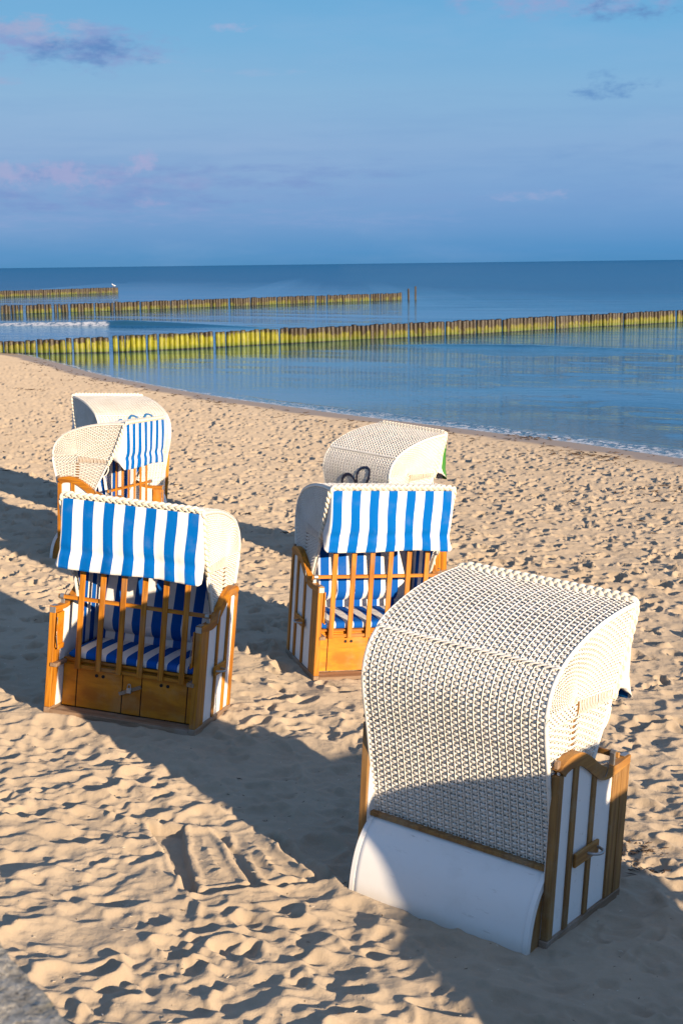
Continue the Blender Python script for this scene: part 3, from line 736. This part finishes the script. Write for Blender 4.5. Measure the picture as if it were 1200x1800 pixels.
def ctile(x, y):
    c, s = math.cos(.5), math.sin(.5)
    m = sstep(samp(T3, .10, x+3, y+9)*20, -.5, .5)
    pits = samp(T5, .0125, x*.8+y*.6, y*.8-x*.6)*m+samp(T6, .0125, x+1.7, y+2.2)*(1-m)
    fr_ = sstep(y, 9.5, 14.5)
    return pits*(.35+.75*fr_)+(1-.80*fr_)*(samp(T1, .0125, x, y)*m+samp(T2, .0125, x*c+y*s, -x*s+y*c)*(1-m)*1.1)*.9+samp(T3, .10, x, y)*(.5-.3*fr_)+samp(T4, .010, x*.9+y*.43, y*.9-x*.43)*.30*sstep(samp(T3, .10, x*1.9+7, y*1.9)*20, -.4, .8)
IMP = [[(-.997, 8.669), (-.801, 8.688), (-.521, 7.89), (-.822, 7.756)], [(-.726, 8.655), (-.544, 8.764), (-.25, 8.052), (-.472, 7.903)]]
IMP_TROUGH = [([(-1.216, 8.76), (-1.0, 8.689), (-.832, 7.747), (-.857, 7.704)], .060), ([(-.793, 8.659), (-.735, 8.644), (-.48, 7.881), (-.519, 7.857)], .034),
              ([(-.839, 7.763), (-.102, 8.013), (-.101, 7.97), (-.833, 7.706)], .026), ([(-.483, 8.628), (-.429, 8.633), (-.102, 8.021), (-.143, 8.0)], .020)]
def poly_sd(P, x, y):
    d = np.full(x.shape, 1e9); ins = np.ones(x.shape, bool); n = len(P); cx = sum(p[0] for p in P)/n; cy = sum(p[1] for p in P)/n
    sd = np.full(x.shape, -1e9)
    for i in range(n):
        ax, ay = P[i]; bx_, by_ = P[(i+1) % n]; nx, ny = by_-ay, -(bx_-ax); l = math.hypot(nx, ny); nx /= l; ny /= l
        if (cx-ax)*nx+(cy-ay)*ny > 0: nx, ny = -nx, -ny
        sd = np.maximum(sd, (x-ax)*nx+(y-ay)*ny)
    return sd
def height(x, y):
    x = np.asarray(x, float); y = np.asarray(y, float)
    base = -SX*x-SY*y; ys = yshore(x); xs_ = x
    far = np.maximum(-SX*x-SY*ys, -9)
    base = base+sstep(y, ys*.45, ys)*(SEA-far)
    s = sdist(x, y)
    # far away from the camera the plane must not run off: clamp gently
    base = np.where((s > 0), SEA-.07*s*np.clip(s, 0, 1)-.0*s, base)
    base = np.maximum(base, SEA-1.6)
    base = np.where((s < 0), np.maximum(base, SEA+.02*np.minimum(-s, 4)), base)
    base = np.minimum(base, 1.5)
    det = ctile(x, y)
    dry = sstep(-s, .5, 3.2)
    amp = dry*(1+.12*samp(T3, .10, x*.7+20, y*.7)*20)
    # calmer sand in the lee between the two front chairs and round the imprint
    calm = np.exp(-(((x+.35)/.9)**2+((y-9.4)/1.0)**2))*.0+np.exp(-(((x+.72)/.75)**2+((y-8.25)/.65)**2))*.62+np.exp(-(((x-.75)/1.2)**2+((y-6.7)/.65)**2))*.10
    amp = amp*(1-np.clip(calm, 0, .92))
    z = base+det*amp*(1.22-.12*sstep(y, 9, 14)-.10*sstep(y, 20, 34))
    loc = base
    # the imprint a moved chair has left
    near = (abs(x+.75) < 1.3) & (abs(y-8.25) < 1.2)
    if near.any():
        xx, yy = x[near], y[near]; zz = z[near]; bb = base[near]; dd = det[near]
        for P, dep, rough in ((IMP[0], .010, .55), (IMP[1], .008, .8)):
            sd = poly_sd(P, xx, yy); m = sstep(-sd, -.02, .03); mid = sstep(-sd, .05, .18)
            lump = samp(T2, .0125, xx*1.6, yy*1.6)*1.2+samp(T4, .010, xx*.8, yy*.8)*1.2
            zz = zz*(1-m)+m*(bb-dep+dd*rough*.3+(.016+lump*.9)*mid*rough)
        for P, dep in IMP_TROUGH:
            sd = poly_sd(P, xx, yy)+dd*.08+samp(T4, .010, xx, yy)*.8
            m = sstep(-sd, -.014, .016)
            zz = zz*(1-m)+m*(bb-dep+.15*dd)
            zz = zz+np.exp(-((sd-.032)/.020)**2)*.011
        z[near] = zz
    # sweeping drag mark behind the big chair
    rr = np.hypot(x+.05, y-8.62); ang = np.arctan2(y-8.62, x+.05)
    arc = np.exp(-((rr-.62)/.035)**2)*sstep(-np.abs(ang+2.2), -1.1, -.7)
    z = z-.016*arc+.010*np.exp(-((rr-.69)/.04)**2)*sstep(-np.abs(ang+2.2), -1.1, -.7)
    # sand meets every chair's base
    for (cx, cy, yaw, tx, ty, _) in CH:
        Fm = frame(yaw, tx, ty)
        dxx = x-cx; dyy = y-cy; near = (dxx**2+dyy**2) < 4
        if not near.any(): continue
        a = dxx[near]; b = dyy[near]; nz = Vector((Fm[0][2], Fm[1][2], Fm[2][2]))
        zc = -SX*cx-SY*cy-(nz.x*a+nz.y*b)/nz.z
        lx = a*math.cos(yaw)+b*math.sin(yaw); ly = -a*math.sin(yaw)+b*math.cos(yaw)
        q = np.maximum(np.maximum(abs(lx)-.60, ly-.42), -ly-.53); inside = q < 0
        wgt = 1-sstep(q, .0, .55)
        bb = base[near]; zz = z[near]
        zz = zz+(zc-bb)*wgt
        dd = np.exp(-((q-.05)/.07)**2)*(.010+.035*samp(T1, .0125, x[near]*1.7+3, y[near]*1.7))
        zz = np.where(inside, np.minimum(zz, zc+.010), zz+dd)
        damp = 1-sstep(q, .0, .16)
        zz = zz*(1-damp*.6)+(zc+.012)*damp*.6
        z[near] = zz
    return z, s
# columns: dense inside the field of view, coarse outside; rows: even in depression angle
def cols():
    a = np.linspace(-.30, .30, 760); b = .30+np.cumsum(.0012*1.11**np.arange(1, 62)); return np.r_[-b[::-1], a, b]
def rows_y():
    dep = np.linspace(math.atan(4.2/5.0), math.atan(4.2/86), 1250)
    y = 4.2/np.tan(dep); first = y[0]; bk = first-np.cumsum(.01*1.12**np.arange(1, 64)); fr = y[-1]+np.cumsum(.8*1.12**np.arange(1, 32))
    return np.r_[bk[::-1], y, fr]
c = cols(); ry = rows_y(); wy = np.sqrt(np.maximum(ry, 0)**2+9)
wy = np.maximum(wy, 4.6)
X = c[None]*wy[:, None]; Y = np.broadcast_to(ry[:, None], X.shape).copy()
Zt, Sd = height(X.copy(), Y)
R_, C_ = X.shape
i = (np.arange(R_-1)[:, None]*C_+np.arange(C_-1)[None]).ravel()
F = np.stack([i, i+1, i+C_+1, i+C_], 1)
keep = (Sd.ravel()[F].min(1) < 12)
F = F[keep]
def f_sand(t, p):
    s = t.n('ShaderNodeAttribute', attribute_name='sd').outputs['Fac']     # distance seaward of the waterline
    v = objc(t)
    n1 = t.noise(v, .9, 4, .6); n2 = t.noise(v, 9, 4, .6); n3 = t.noise(v, 420, 2, .6); n4 = t.noise(v, 60, 3, .7)
    c = t.mix(t.ss(n1, .3, .7), (.420, .345, .258), (.378, .308, .229))
    c = t.mix(t.m('MULTIPLY', t.ss(n2, .45, .8), .30), c, (.33, .265, .19))
    c = t.mix(t.m('MULTIPLY', t.ss(n3, .35, .75), .35), c, (.30, .22, .15))
    c = t.mix(t.m('MULTIPLY', t.ss(n4, .70, .76), .6), c, (.14, .10, .07))
    # wrack line patches and damp sand near the water
    wr = t.noise(scaled(t, v, (1, 1, 1)), 3.2, 5, .7)
    wz = t.m('MULTIPLY', t.ss(s, -9, -2.5), t.ss(wr, .58, .68))
    c = t.mix(t.m('MULTIPLY', wz, .35), c, (.20, .13, .075))
    wob = t.m('ADD', s, t.m('MULTIPLY', t.m('SUBTRACT', n1, .5), 1.1))
    wet = t.ss(wob, -1.25, -.75)
    c = t.mix(wet, c, (.185, .145, .112))
    p('Diffuse Roughness', 0.6); p('Base Color', c); p('Roughness', t.m('SUBTRACT', .95, t.m('MULTIPLY', wet, .45))); p('Specular IOR Level', t.m('ADD', .15, t.m('MULTIPLY', wet, .35)))
    h = t.m('ADD', t.m('MULTIPLY', t.noise(v, 22, 5, .65), .8), t.m('MULTIPLY', n3, .10))
    p('Normal', bump(t, h, t.m('SUBTRACT', .75, t.m('MULTIPLY', wet, .6)), .016))
SAND = mat('beach_sand', f_sand)
V = np.stack([X, Y, Zt], -1).reshape(-1, 3)
sand = mesh_np('sand', V, F, SAND, None, smooth=True, attrs={'sd': Sd.ravel()})
sand['kind'] = 'structure'

# ------------------------------------------------------------ sea
def wave_h(x, y):
    h = np.zeros_like(x); s = sdist(x, y)
    # long low swells running in
    for k, (lam, a, th, ph) in enumerate([(9.0, .020, 1.05, .3), (6.1, .016, .80, 1.9), (14, .022, 1.25, 4.0), (3.3, .008, 1.4, .9), (2.1, .005, .6, 2.2)]):
        h += a*np.sin(2*math.pi*(x*math.cos(th)+y*math.sin(th))/lam+ph+.9*np.sin(x*.13+k)+.6*np.sin(y*.09+k*2))
    h *= .45*sstep(s, 0.3, 8)
    # the little breaker between the groynes
    wl = np.array([(-34, 112.0), (-27, 111.5), (-23.8, 110.7), (-17, 108.6), (-9.7, 104.5), (-4.7, 99.5), (0, 95)], float)
    yw = np.interp(x, wl[:, 0], wl[:, 1]); d = y-yw
    amp = np.interp(x, [-34, -25, -17, -15.5, -10, -2], [0, .22, .34, .42, .22, 0])
    h += amp*np.where(d < 0, np.exp(-(d/.55)**2), np.exp(-(d/1.9)**2))
    # swell in front of the near groyne on the right
    wl = np.array([(1, 78.5), (6, 76.5), (9.5, 75), (13, 72), (22, 66)], float)
    yw = np.interp(x, wl[:, 0], wl[:, 1]); d = y-yw; amp = np.interp(x, [1, 5, 9, 14, 22], [0, .07, .10, .06, .0])
    h += amp*np.where(d < 0, np.exp(-(d/.6)**2), np.exp(-(d/2.0)**2))
    # last swash line by the beach
    h += .035*np.exp(-((s-.75-.2*np.sin(x*.9))/.22)**2)*sstep(x, -6, 1)
    foam_b = np.interp(x, [-26, -24.5, -17, -16.2], [0, 1, 1, 0])*np.exp(-((y-np.interp(x, [-34, -27, -23.8, -17, -9.7], [112, 111.5, 110.7, 108.6, 104.5])+.62)/.55)**2)
    return h, s, foam_b
cx_ = np.r_[-np.cumsum(.0009*1.10**np.arange(1, 75))[::-1]-.27, np.linspace(-.27, .27, 620), .27+np.cumsum(.0009*1.10**np.arange(1, 75))]
dep = np.r_[np.linspace(math.atan(4.2/24.0), math.atan(4.2/380), 1150)]
yy = 4.2/np.tan(dep); yy = np.r_[yy[0]-np.cumsum(.3*1.15**np.arange(1, 30))[::-1], yy, yy[-1]*1.12**np.arange(1, 46)]
X = cx_[None]*np.maximum(yy, 14)[:, None]; Y = np.broadcast_to(yy[:, None], X.shape).copy()
Hh, Ss, Fb = wave_h(X, Y); Z = SEA+Hh*np.where(Y < 400, 1, 0)
R_, C_ = X.shape; i = (np.arange(R_-1)[:, None]*C_+np.arange(C_-1)[None]).ravel(); F = np.stack([i, i+1, i+C_+1, i+C_], 1)
F = F[Ss.ravel()[F].max(1) > -.6]
def f_sea(t, p):
    s = t.n('ShaderNodeAttribute', attribute_name='sd').outputs['Fac']; fb = t.n('ShaderNodeAttribute', attribute_name='fb').outputs['Fac']
    v = objc(t); xx, yy_, zz = t.n('ShaderNodeSeparateXYZ', inp={0: v}).outputs
    n = t.noise(v, .05, 4, .55)
    deep = t.mix(t.ss(n, .3, .7), (.004, .050, .100), (.006, .072, .135))
    shal = (.085, .105, .105)
    c = t.mix(t.ss(s, .2, 5.5), shal, deep)
    c = t.mix(t.ss(s, 45, 170), c, (.004, .080, .190))
    fn = t.noise(scaled(t, v, (1, 1, 1)), 7, 6, .72); fn2 = t.noise(v, 1.1, 3, .6)
    wob = t.m('ADD', s, t.m('MULTIPLY', t.m('SUBTRACT', fn2, .5), .9))
    edge = t.m('MULTIPLY', t.m('MULTIPLY', t.ss(wob, -.05, .10), t.ss(wob, 1.25, .35)), t.ss(xx, -8, 2))
    e2 = t.m('MULTIPLY', t.m('MULTIPLY', t.ss(wob, -.05, .08), t.ss(wob, .30, .12)), .85)
    f = t.m('MAXIMUM', t.m('MULTIPLY', edge, t.ss(fn, .47, .60)), t.m('MULTIPLY', e2, t.ss(fn, .35, .55)))
    f = t.m('MAXIMUM', f, t.m('MULTIPLY', t.ss(fb, .25, .6), t.m('MULTIPLY', t.ss(t.noise(v, 2.6, 5, .7), .36, .56), .8)))
    c = t.mix(f, c, (.72, .72, .74))
    sv = scaled(t, t.n('ShaderNodeMapping', inp={'Vector': v, 'Rotation': (0, 0, .42)}).outputs[0], (.55, 1.6, 1))
    big = t.noise(sv, .55, 4, .5, dist=.6); mid = t.noise(sv, 2.4, 4, .6); fine = t.noise(sv, 9, 3, .6)
    calm = t.ss(t.noise(scaled(t, v, (.35, 1, 1)), .045, 3, .5), .40, .62)
    h = t.m('ADD', t.m('MULTIPLY', big, .13), t.m('ADD', t.m('MULTIPLY', mid, t.m('ADD', .06, t.m('MULTIPLY', calm, .12))), t.m('MULTIPLY', fine, t.m('ADD', .010, t.m('MULTIPLY', calm, .016)))))
    nb = bump(t, h, t.m('ADD', .10, t.m('MULTIPLY', t.ss(xx, -2, 10), .16)), 1.0)
    fr = t.n('ShaderNodeFresnel', inp={'IOR': 1.33, 'Normal': nb}).outputs[0]
    fac = t.m('MULTIPLY', t.m('MINIMUM', t.m('MULTIPLY', fr, 1.1), t.m('SUBTRACT', .76, t.m('MULTIPLY', t.ss(s, 45, 170), .34))), t.m('SUBTRACT', 1.0, f))
    di = t.n('ShaderNodeBsdfDiffuse', inp={'Color': c, 'Normal': nb}); gl = t.n('ShaderNodeBsdfGlossy', inp={'Roughness': .012, 'Normal': nb, 'Color': (.80, .945, 1, 1)})
    mx = t.n('ShaderNodeMixShader', inp={0: fac, 1: di.outputs[0], 2: gl.outputs[0]})
    out = [q for q in t.t.nodes if q.type == 'OUTPUT_MATERIAL'][0]; t.t.links.new(mx.outputs[0], out.inputs[0])
SEAM = mat('sea_water', f_sea)
sea = mesh_np('sea', np.stack([X, Y, Z], -1).reshape(-1, 3), F, SEAM, None, smooth=True, attrs={'sd': Ss.ravel(), 'fb': Fb.ravel()})
sea['kind'] = 'structure'

# ------------------------------------------------------------ groynes
def f_pile(t, p):
    v = t.n('ShaderNodeNewGeometry').outputs['Position']; z = t.n('ShaderNodeSeparateXYZ', inp={0: v}).outputs[2]
    rnd = t.n('ShaderNodeAttribute', attribute_name='pr').outputs['Fac']; alg = t.n('ShaderNodeAttribute', attribute_name='alg').outputs['Fac']
    n = t.noise(scaled(t, v, (3, 3, 1.2)), 2.2, 5, .65); n2 = t.noise(scaled(t, v, (1, 1, .5)), 7, 4, .7)
    wood = t.mix(n2, (.014, .010, .006), (.050, .034, .015))
    algc = t.mix(t.ss(n, .35, .65), t.mix(alg, (.070, .060, .002), (.24, .235, .002)), t.mix(alg, (.060, .052, .005), (.135, .13, .004)))
    algc = t.mix(t.m('MULTIPLY', t.ss(z, -.60, -.88), .8), algc, (.06, .10, .006))
    cover = t.m('ADD', t.m('ADD', n2, t.m('MULTIPLY', t.m('SUBTRACT', rnd, .5), .35)), t.m('ADD', t.m('MULTIPLY', t.m('SUBTRACT', alg, .5), .8), t.m('MULTIPLY', t.ss(z, -.22, -.66), .50)))
    c = t.mix(t.ss(cover, .66, .92), wood, algc)
    top = t.ss(t.m('ADD', z, t.m('MULTIPLY', n, .08)), -.26, -.12)
    c = t.mix(t.m('MULTIPLY', top, .8), c, (.022, .016, .012))
    c = t.mix(t.ss(z, -.84, -.90), c, (.012, .014, .008))
    p('Base Color', c); p('Roughness', .55); p('Normal', bump(t, n2, .5, .03))
PILE = mat('algae_covered_timber', f_pile)
def pile_mesh(x, y, zt, r, alg, k=12):
    zb = SEA-.5; zs = np.array([zb, SEA, SEA+.3, SEA+.6, zt-.05, zt-.012, zt]); zs = np.sort(zs)
    rad = r*np.array([1, 1, .99, .98, .96, .93, .78]); a = np.arange(k)*2*math.pi/k+random.random()
    lx, ly = random.gauss(0, .022), random.gauss(0, .02)
    wob = 1+.09*np.sin(a*3+random.random()*6)+.06*np.sin(a*2+random.random()*6)
    V = []
    for z, rr in zip(zs, rad):
        h = z-SEA
        for q, wv in zip(a, wob): V.append((x+lx*h+rr*wv*math.cos(q), y+ly*h+rr*wv*math.sin(q), z+(.012*math.cos(q+lx*900) if z > zt-.06 else 0)))
    n = len(zs)*k; V.append((x+lx*(zt-SEA), y+ly*(zt-SEA), zt+.004))
    F = [(i*k+q, i*k+(q+1) % k, (i+1)*k+(q+1) % k, (i+1)*k+q) for i in range(len(zs)-1) for q in range(k)]
    F += [((len(zs)-1)*k+q, (len(zs)-1)*k+(q+1) % k, n, n) for q in range(0)]
    cap = [tuple((len(zs)-1)*k+q for q in range(k))]
    return V, F, cap
def piles_obj(name, lst, parent=None, label=None):
    me = bpy.data.meshes.new(name); V, F, pr, al = [], [], [], []
    for (x, y, zt, r, alg) in lst:
        v, f, cap = pile_mesh(x, y, zt, r, alg); o = len(V); V += v; F += [tuple(i+o for i in q) for q in f+cap]
        pr += [random.random()]*len(v); al += [alg]*len(v)
    me.from_pydata(V, [], F)
    for nm, a in (('pr', pr), ('alg', al)):
        at = me.attributes.new(nm, 'FLOAT', 'POINT'); at.data.foreach_set('value', a)
    me.materials.append(PILE)
    for i, pg in enumerate(me.polygons): pg.use_smooth = len(pg.vertices) == 4
    return link(bpy.data.objects.new(name, me), parent)
def groyne(path, spacing, rad, label, topf, algf, gaps, seed):
    random.seed(seed)
    root = bpy.data.objects.new('groyne', None); COL.objects.link(root); root.location = (0, 0, 0)
    root['label'] = label; root['category'] = 'groyne'; root['group'] = 'timber groynes in the sea'
    P, L = smooth_curve(np.array(path, float), 600); s = np.linspace(0, L, 600)
    d = 0; lst = []; n = 0; nxt = random.randint(3, 6)
    while d < L:
        x = np.interp(d, s, P[:, 0]); y = np.interp(d, s, P[:, 1])
        r = rad*random.uniform(.84, 1.06)
        lst.append((x+random.gauss(0, .012), y+random.gauss(0, .03), topf(x)+random.gauss(0, .026), r, algf(x)))
        d += spacing*random.uniform(.95, 1.05); n += 1; nxt -= 1
        if nxt <= 0: d += random.choice(gaps); nxt = random.randint(2, 9)
    inview = [q for q in lst if abs(q[0]) < .232*q[1]]
    inview.sort(key=lambda q: q[1]); show = set(map(id, inview[:100]))
    for q in lst:
        if id(q) in show: piles_obj('pile', [q], root)
    rest = [q for q in lst if id(q) not in show]
    if rest:
        o = piles_obj('pile_row', rest, root); o['kind'] = 'stuff'
    return lst
al1 = lambda x: float(np.interp(x, [-17, -14, -12, -10.5, -4.2, -2.0, 2, 9, 14, 22], [.45, .55, .8, .98, .9, .5, .36, .40, .38, .5]))
g1 = groyne([(-22, 77.0), (-16.83, 74.6), (-13.76, 74.0), (-11.15, 74.4), (-8.61, 76.0), (-4.43, 79.3), (.12, 82.65), (3.36, 85.02), (8.87, 89.4), (14.53, 94.6), (23.41, 102), (34, 110)], .295, .152,
            'nearest and longest row of yellow-green algae covered timber piles', lambda x: float(np.interp(x, [-22, -16.8, -13.8, -11, 40], [-.42, -.34, -.2, -.10, -.10])), al1, [.05, .07, .16], 3)
g2 = groyne([(-44, 128), (-31.73, 137.5), (-26.15, 140.5), (-21.75, 144.5), (-16.63, 149.4), (-2.25, 164.5), (7.3, 173.0)], .36, .178,
            'middle row of algae covered timber piles, ending before two lone taller posts', lambda x: -.10, lambda x: .28, [.10, .16, .26], 4)
g3 = groyne([(-66, 200), (-49.73, 221), (-35.89, 244.3)], .40, .20, 'farthest and shortest row of timber piles, with a gull on its end', lambda x: -.02, lambda x: .25, [.08, .14], 5)
random.seed(3)
for x, y, zt, lab in ((8.04, 173.1, .37, 'shorter of the two lone posts past the end of the middle pile row'), (8.80, 172.75, .63, 'taller and outermost of the two lone posts past the middle pile row')):
    o = piles_obj('wooden_post', [(x, y, zt, .115, .15)]); o['label'] = lab; o['category'] = 'post'; o['group'] = 'lone posts off the middle groyne'

# ------------------------------------------------------------ gull on the far groyne
def gull(x, y, z):
    bm = bmesh.new()
    c = np.array([(-.30, .0, .10), (-.22, 0, .125), (-.10, 0, .15), (.0, 0, .175), (.09, 0, .205), (.14, 0, .25), (.17, 0, .30), (.20, 0, .325), (.235, 0, .325), (.262, 0, .320), (.30, 0, .312)])
    rr = np.array([.012, .035, .075, .092, .082, .058, .045, .050, .042, .016, .004]); 
    V, F = tube_np(c, rr, 12)
    me = bpy.data.meshes.new('seagull'); P = [V]; Q = [F]; off = len(V)
    for sg in (-1, 1):       # folded wings
        w_ = np.array([(.08, sg*.078, .205), (.0, sg*.094, .19), (-.12, sg*.078, .165), (-.26, sg*.035, .13), (-.36, sg*.012, .115)]); v, f = tube_np(w_, np.array([.02, .045, .042, .022, .004]), 8)
        v[:, 1] = w_.repeat(8, 0)[:, 1]+(v[:, 1]-w_.repeat(8, 0)[:, 1])*.4
        P.append(v); Q.append(f+off); off += len(v)
        l_ = np.array([(.02, sg*.03, .10), (.015, sg*.03, .05), (.02, sg*.03, .004), (.05, sg*.03, .002)]); v, f = tube_np(l_, .007, 6); P.append(v); Q.append(f+off); off += len(v)
    def f_g(t, p):
        xx, y_, zz = t.n('ShaderNodeSeparateXYZ', inp={0: objc(t)}).outputs
        wing = t.m('MULTIPLY', t.ss(t.m('ABSOLUTE', y_), .068, .085), t.ss(xx, .10, .06)); c_ = t.mix(wing, (.80, .80, .80), (.42, .44, .47))
        c_ = t.mix(t.ss(xx, -.24, -.28), c_, (.05, .05, .05)); c_ = t.mix(t.ss(xx, .268, .275), c_, (.6, .38, .05)); c_ = t.mix(t.ss(zz, .095, .09), c_, (.5, .30, .15))
        p('Base Color', c_); p('Roughness', .7)
    o = mesh_np('seagull', np.concatenate(P), np.concatenate(Q), mat('gull_plumage', f_g), None, smooth=True)
    o.location = (x, y, z); o.rotation_euler = (0, 0, math.radians(150)); o.scale = (1.5, 1.5, 1.5)
    o['label'] = 'small white gull standing on the end of the farthest pile row'; o['category'] = 'gull'
gq = g3[-3]; gull(gq[0], gq[1], gq[2]-.01)

# ------------------------------------------------------------ rough stone parapet beside the camera
def f_stone(t, p):
    v = t.n('ShaderNodeNewGeometry').outputs['Position']; n = t.noise(v, 26, 5, .7); m_ = t.noise(v, 85, 3, .7); b = t.noise(v, 7, 3)
    c = t.mix(t.ss(n, .35, .65), (.24, .22, .18), (.50, .46, .39)); c = t.mix(t.ss(m_, .55, .7), c, (.07, .062, .05)); c = t.mix(t.m('MULTIPLY', t.ss(b, .5, .7), .6), c, (.22, .19, .08))
    p('Base Color', c); p('Roughness', .9); p('Normal', bump(t, t.m('ADD', n, t.m('MULTIPLY', m_, .5)), .9, .02))
STONE = mat('rough_lichened_stone', f_stone)
def px2w(px, py, Yd):
    d = fw+rt*(px-600)/FPX-up*(py-900)/FPX; return Vector((0, 0, CAMH))+d*(Yd/d.y)
# front edge of the top face runs between these two places (2.6 m and 2.2 m from the viewer)
pA = Vector((-.611, 2.46, 2.113)); pB = Vector((-.432, 2.159, 2.113))
dirE = (pB-pA).normalized(); nrm = Vector((dirE.y, -dirE.x, 0)); nrm = nrm if nrm.x < 0 else -nrm
bm = bmesh.new()
nU, nV, nW = 120, 60, 50
def grid(o, a, b, na, nb):
    vs = [[bm.verts.new(o+a*(i/na)+b*(j/nb)) for j in range(nb+1)] for i in range(na+1)]
    for i in range(na):
        for j in range(nb): bm.faces.new((vs[i][j], vs[i+1][j], vs[i+1][j+1], vs[i][j+1]))
o0 = pA-dirE*.9; Ulen = dirE*2.6; Vl = nrm*.55; Hh_ = Vector((0, 0, -2.35))
grid(o0, Ulen, Vl, 200, 44); grid(o0, Ulen, Hh_, 200, 60); grid(o0+Vl, Ulen, Hh_, 30, 20); grid(o0, Vl, Hh_, 20, 30); grid(o0+Ulen, Vl, Hh_, 20, 30)
bmesh.ops.remove_doubles(bm, verts=bm.verts, dist=.0005)
from mathutils import noise as mnoise
for v_ in bm.verts:
    nn_ = mnoise.noise_vector(v_.co*9)*.010+mnoise.noise_vector(v_.co*31)*.005+mnoise.noise_vector(v_.co*70)*.003; v_.co += nn_
wall = build('stone_parapet', bm, STONE, None, smooth=True)
wall['label'] = 'rough grey stone parapet, out of focus in the bottom left corner'; wall['category'] = 'wall'

# ------------------------------------------------------------ seaweed, twigs and shells on the sand
def scatter(name, pts, size, m, asp=(1, 3), flat=.35):
    V, F = [], []
    for (x, y) in pts:
        z = float(height(np.array([x]), np.array([y]))[0][0]); s_ = random.uniform(*size); k = random.uniform(*asp); a = random.uniform(0, math.pi)
        o = len(V); nseg = 4
        prev = None; bend = random.uniform(-1.2, 1.2); px_, py_ = x, y
        for j in range(nseg+1):
            r = s_*(.5-.42*abs(j/nseg-.5)*2)*.5; hz = z+r*flat+random.uniform(0, s_*.25)
            ax, ay = math.cos(a), math.sin(a)
            for q in range(5):
                th = q*2*math.pi/5; V.append((px_-ay*r*math.cos(th), py_+ax*r*math.cos(th), hz+r*math.sin(th)*flat*1.4))
            px_ += ax*s_*k/nseg; py_ += ay*s_*k/nseg; a += bend/nseg+random.uniform(-.4, .4)
        for j in range(nseg):
            for q in range(5): F.append((o+j*5+q, o+j*5+(q+1) % 5, o+(j+1)*5+(q+1) % 5, o+(j+1)*5+q))
    o = mesh_np(name, V, F, m, None); o['kind'] = 'stuff'; return o
WEED = mat('dried_seaweed', lambda t, p: (p('Base Color', t.mix(t.noise(objc(t), 12), (.030, .018, .010), (.10, .055, .025))), p('Roughness', .8)))
TWIG = mat('pale_twigs_and_shells', lambda t, p: (p('Base Color', t.mix(t.noise(objc(t), 3), (.45, .36, .24), (.62, .56, .48))), p('Roughness', .7)))
random.seed(12); pts = []
for _ in range(900):
    x = random.uniform(-14, 9); s_ = abs(random.gauss(0, 1.4))+1.1; y = float(yshore(x))-s_*1.25
    if random.random() < .55+.4*math.sin(x*2.1)*math.sin(x*.7+1): pts.append((x, y))
for _ in range(260): y = random.uniform(9, 40); pts.append((random.uniform(-.24, .24)*y, y))
for cxy, n_, sp in (((1.76, 8.62), 60, .07), ((1.80, 8.30), 34, .06), ((-10.1, 48.4), 30, .25), ((4.7, 35.6), 60, .4), ((6.4, 26), 80, .8), ((5.2, 31.5), 60, .6)):
    for _ in range(n_): pts.append((random.gauss(cxy[0], sp), random.gauss(cxy[1], sp)))
scatter('seaweed', [q for q in pts if q[1] > 20], (.03, .10), WEED)
scatter('seaweed', [q for q in pts if q[1] <= 20], (.010, .032), WEED)
pts = []
for _ in range(420): y = random.uniform(5.6, 14); pts.append((random.uniform(-.24, .24)*y, y))
scatter('sand_debris', pts, (.006, .016), WEED, asp=(1, 3))
pts = []
for _ in range(900): y = random.uniform(5.6, 30); pts.append((random.uniform(-.24, .24)*y, y))
scatter('shell_fragments', pts, (.008, .022), TWIG, asp=(1, 2))
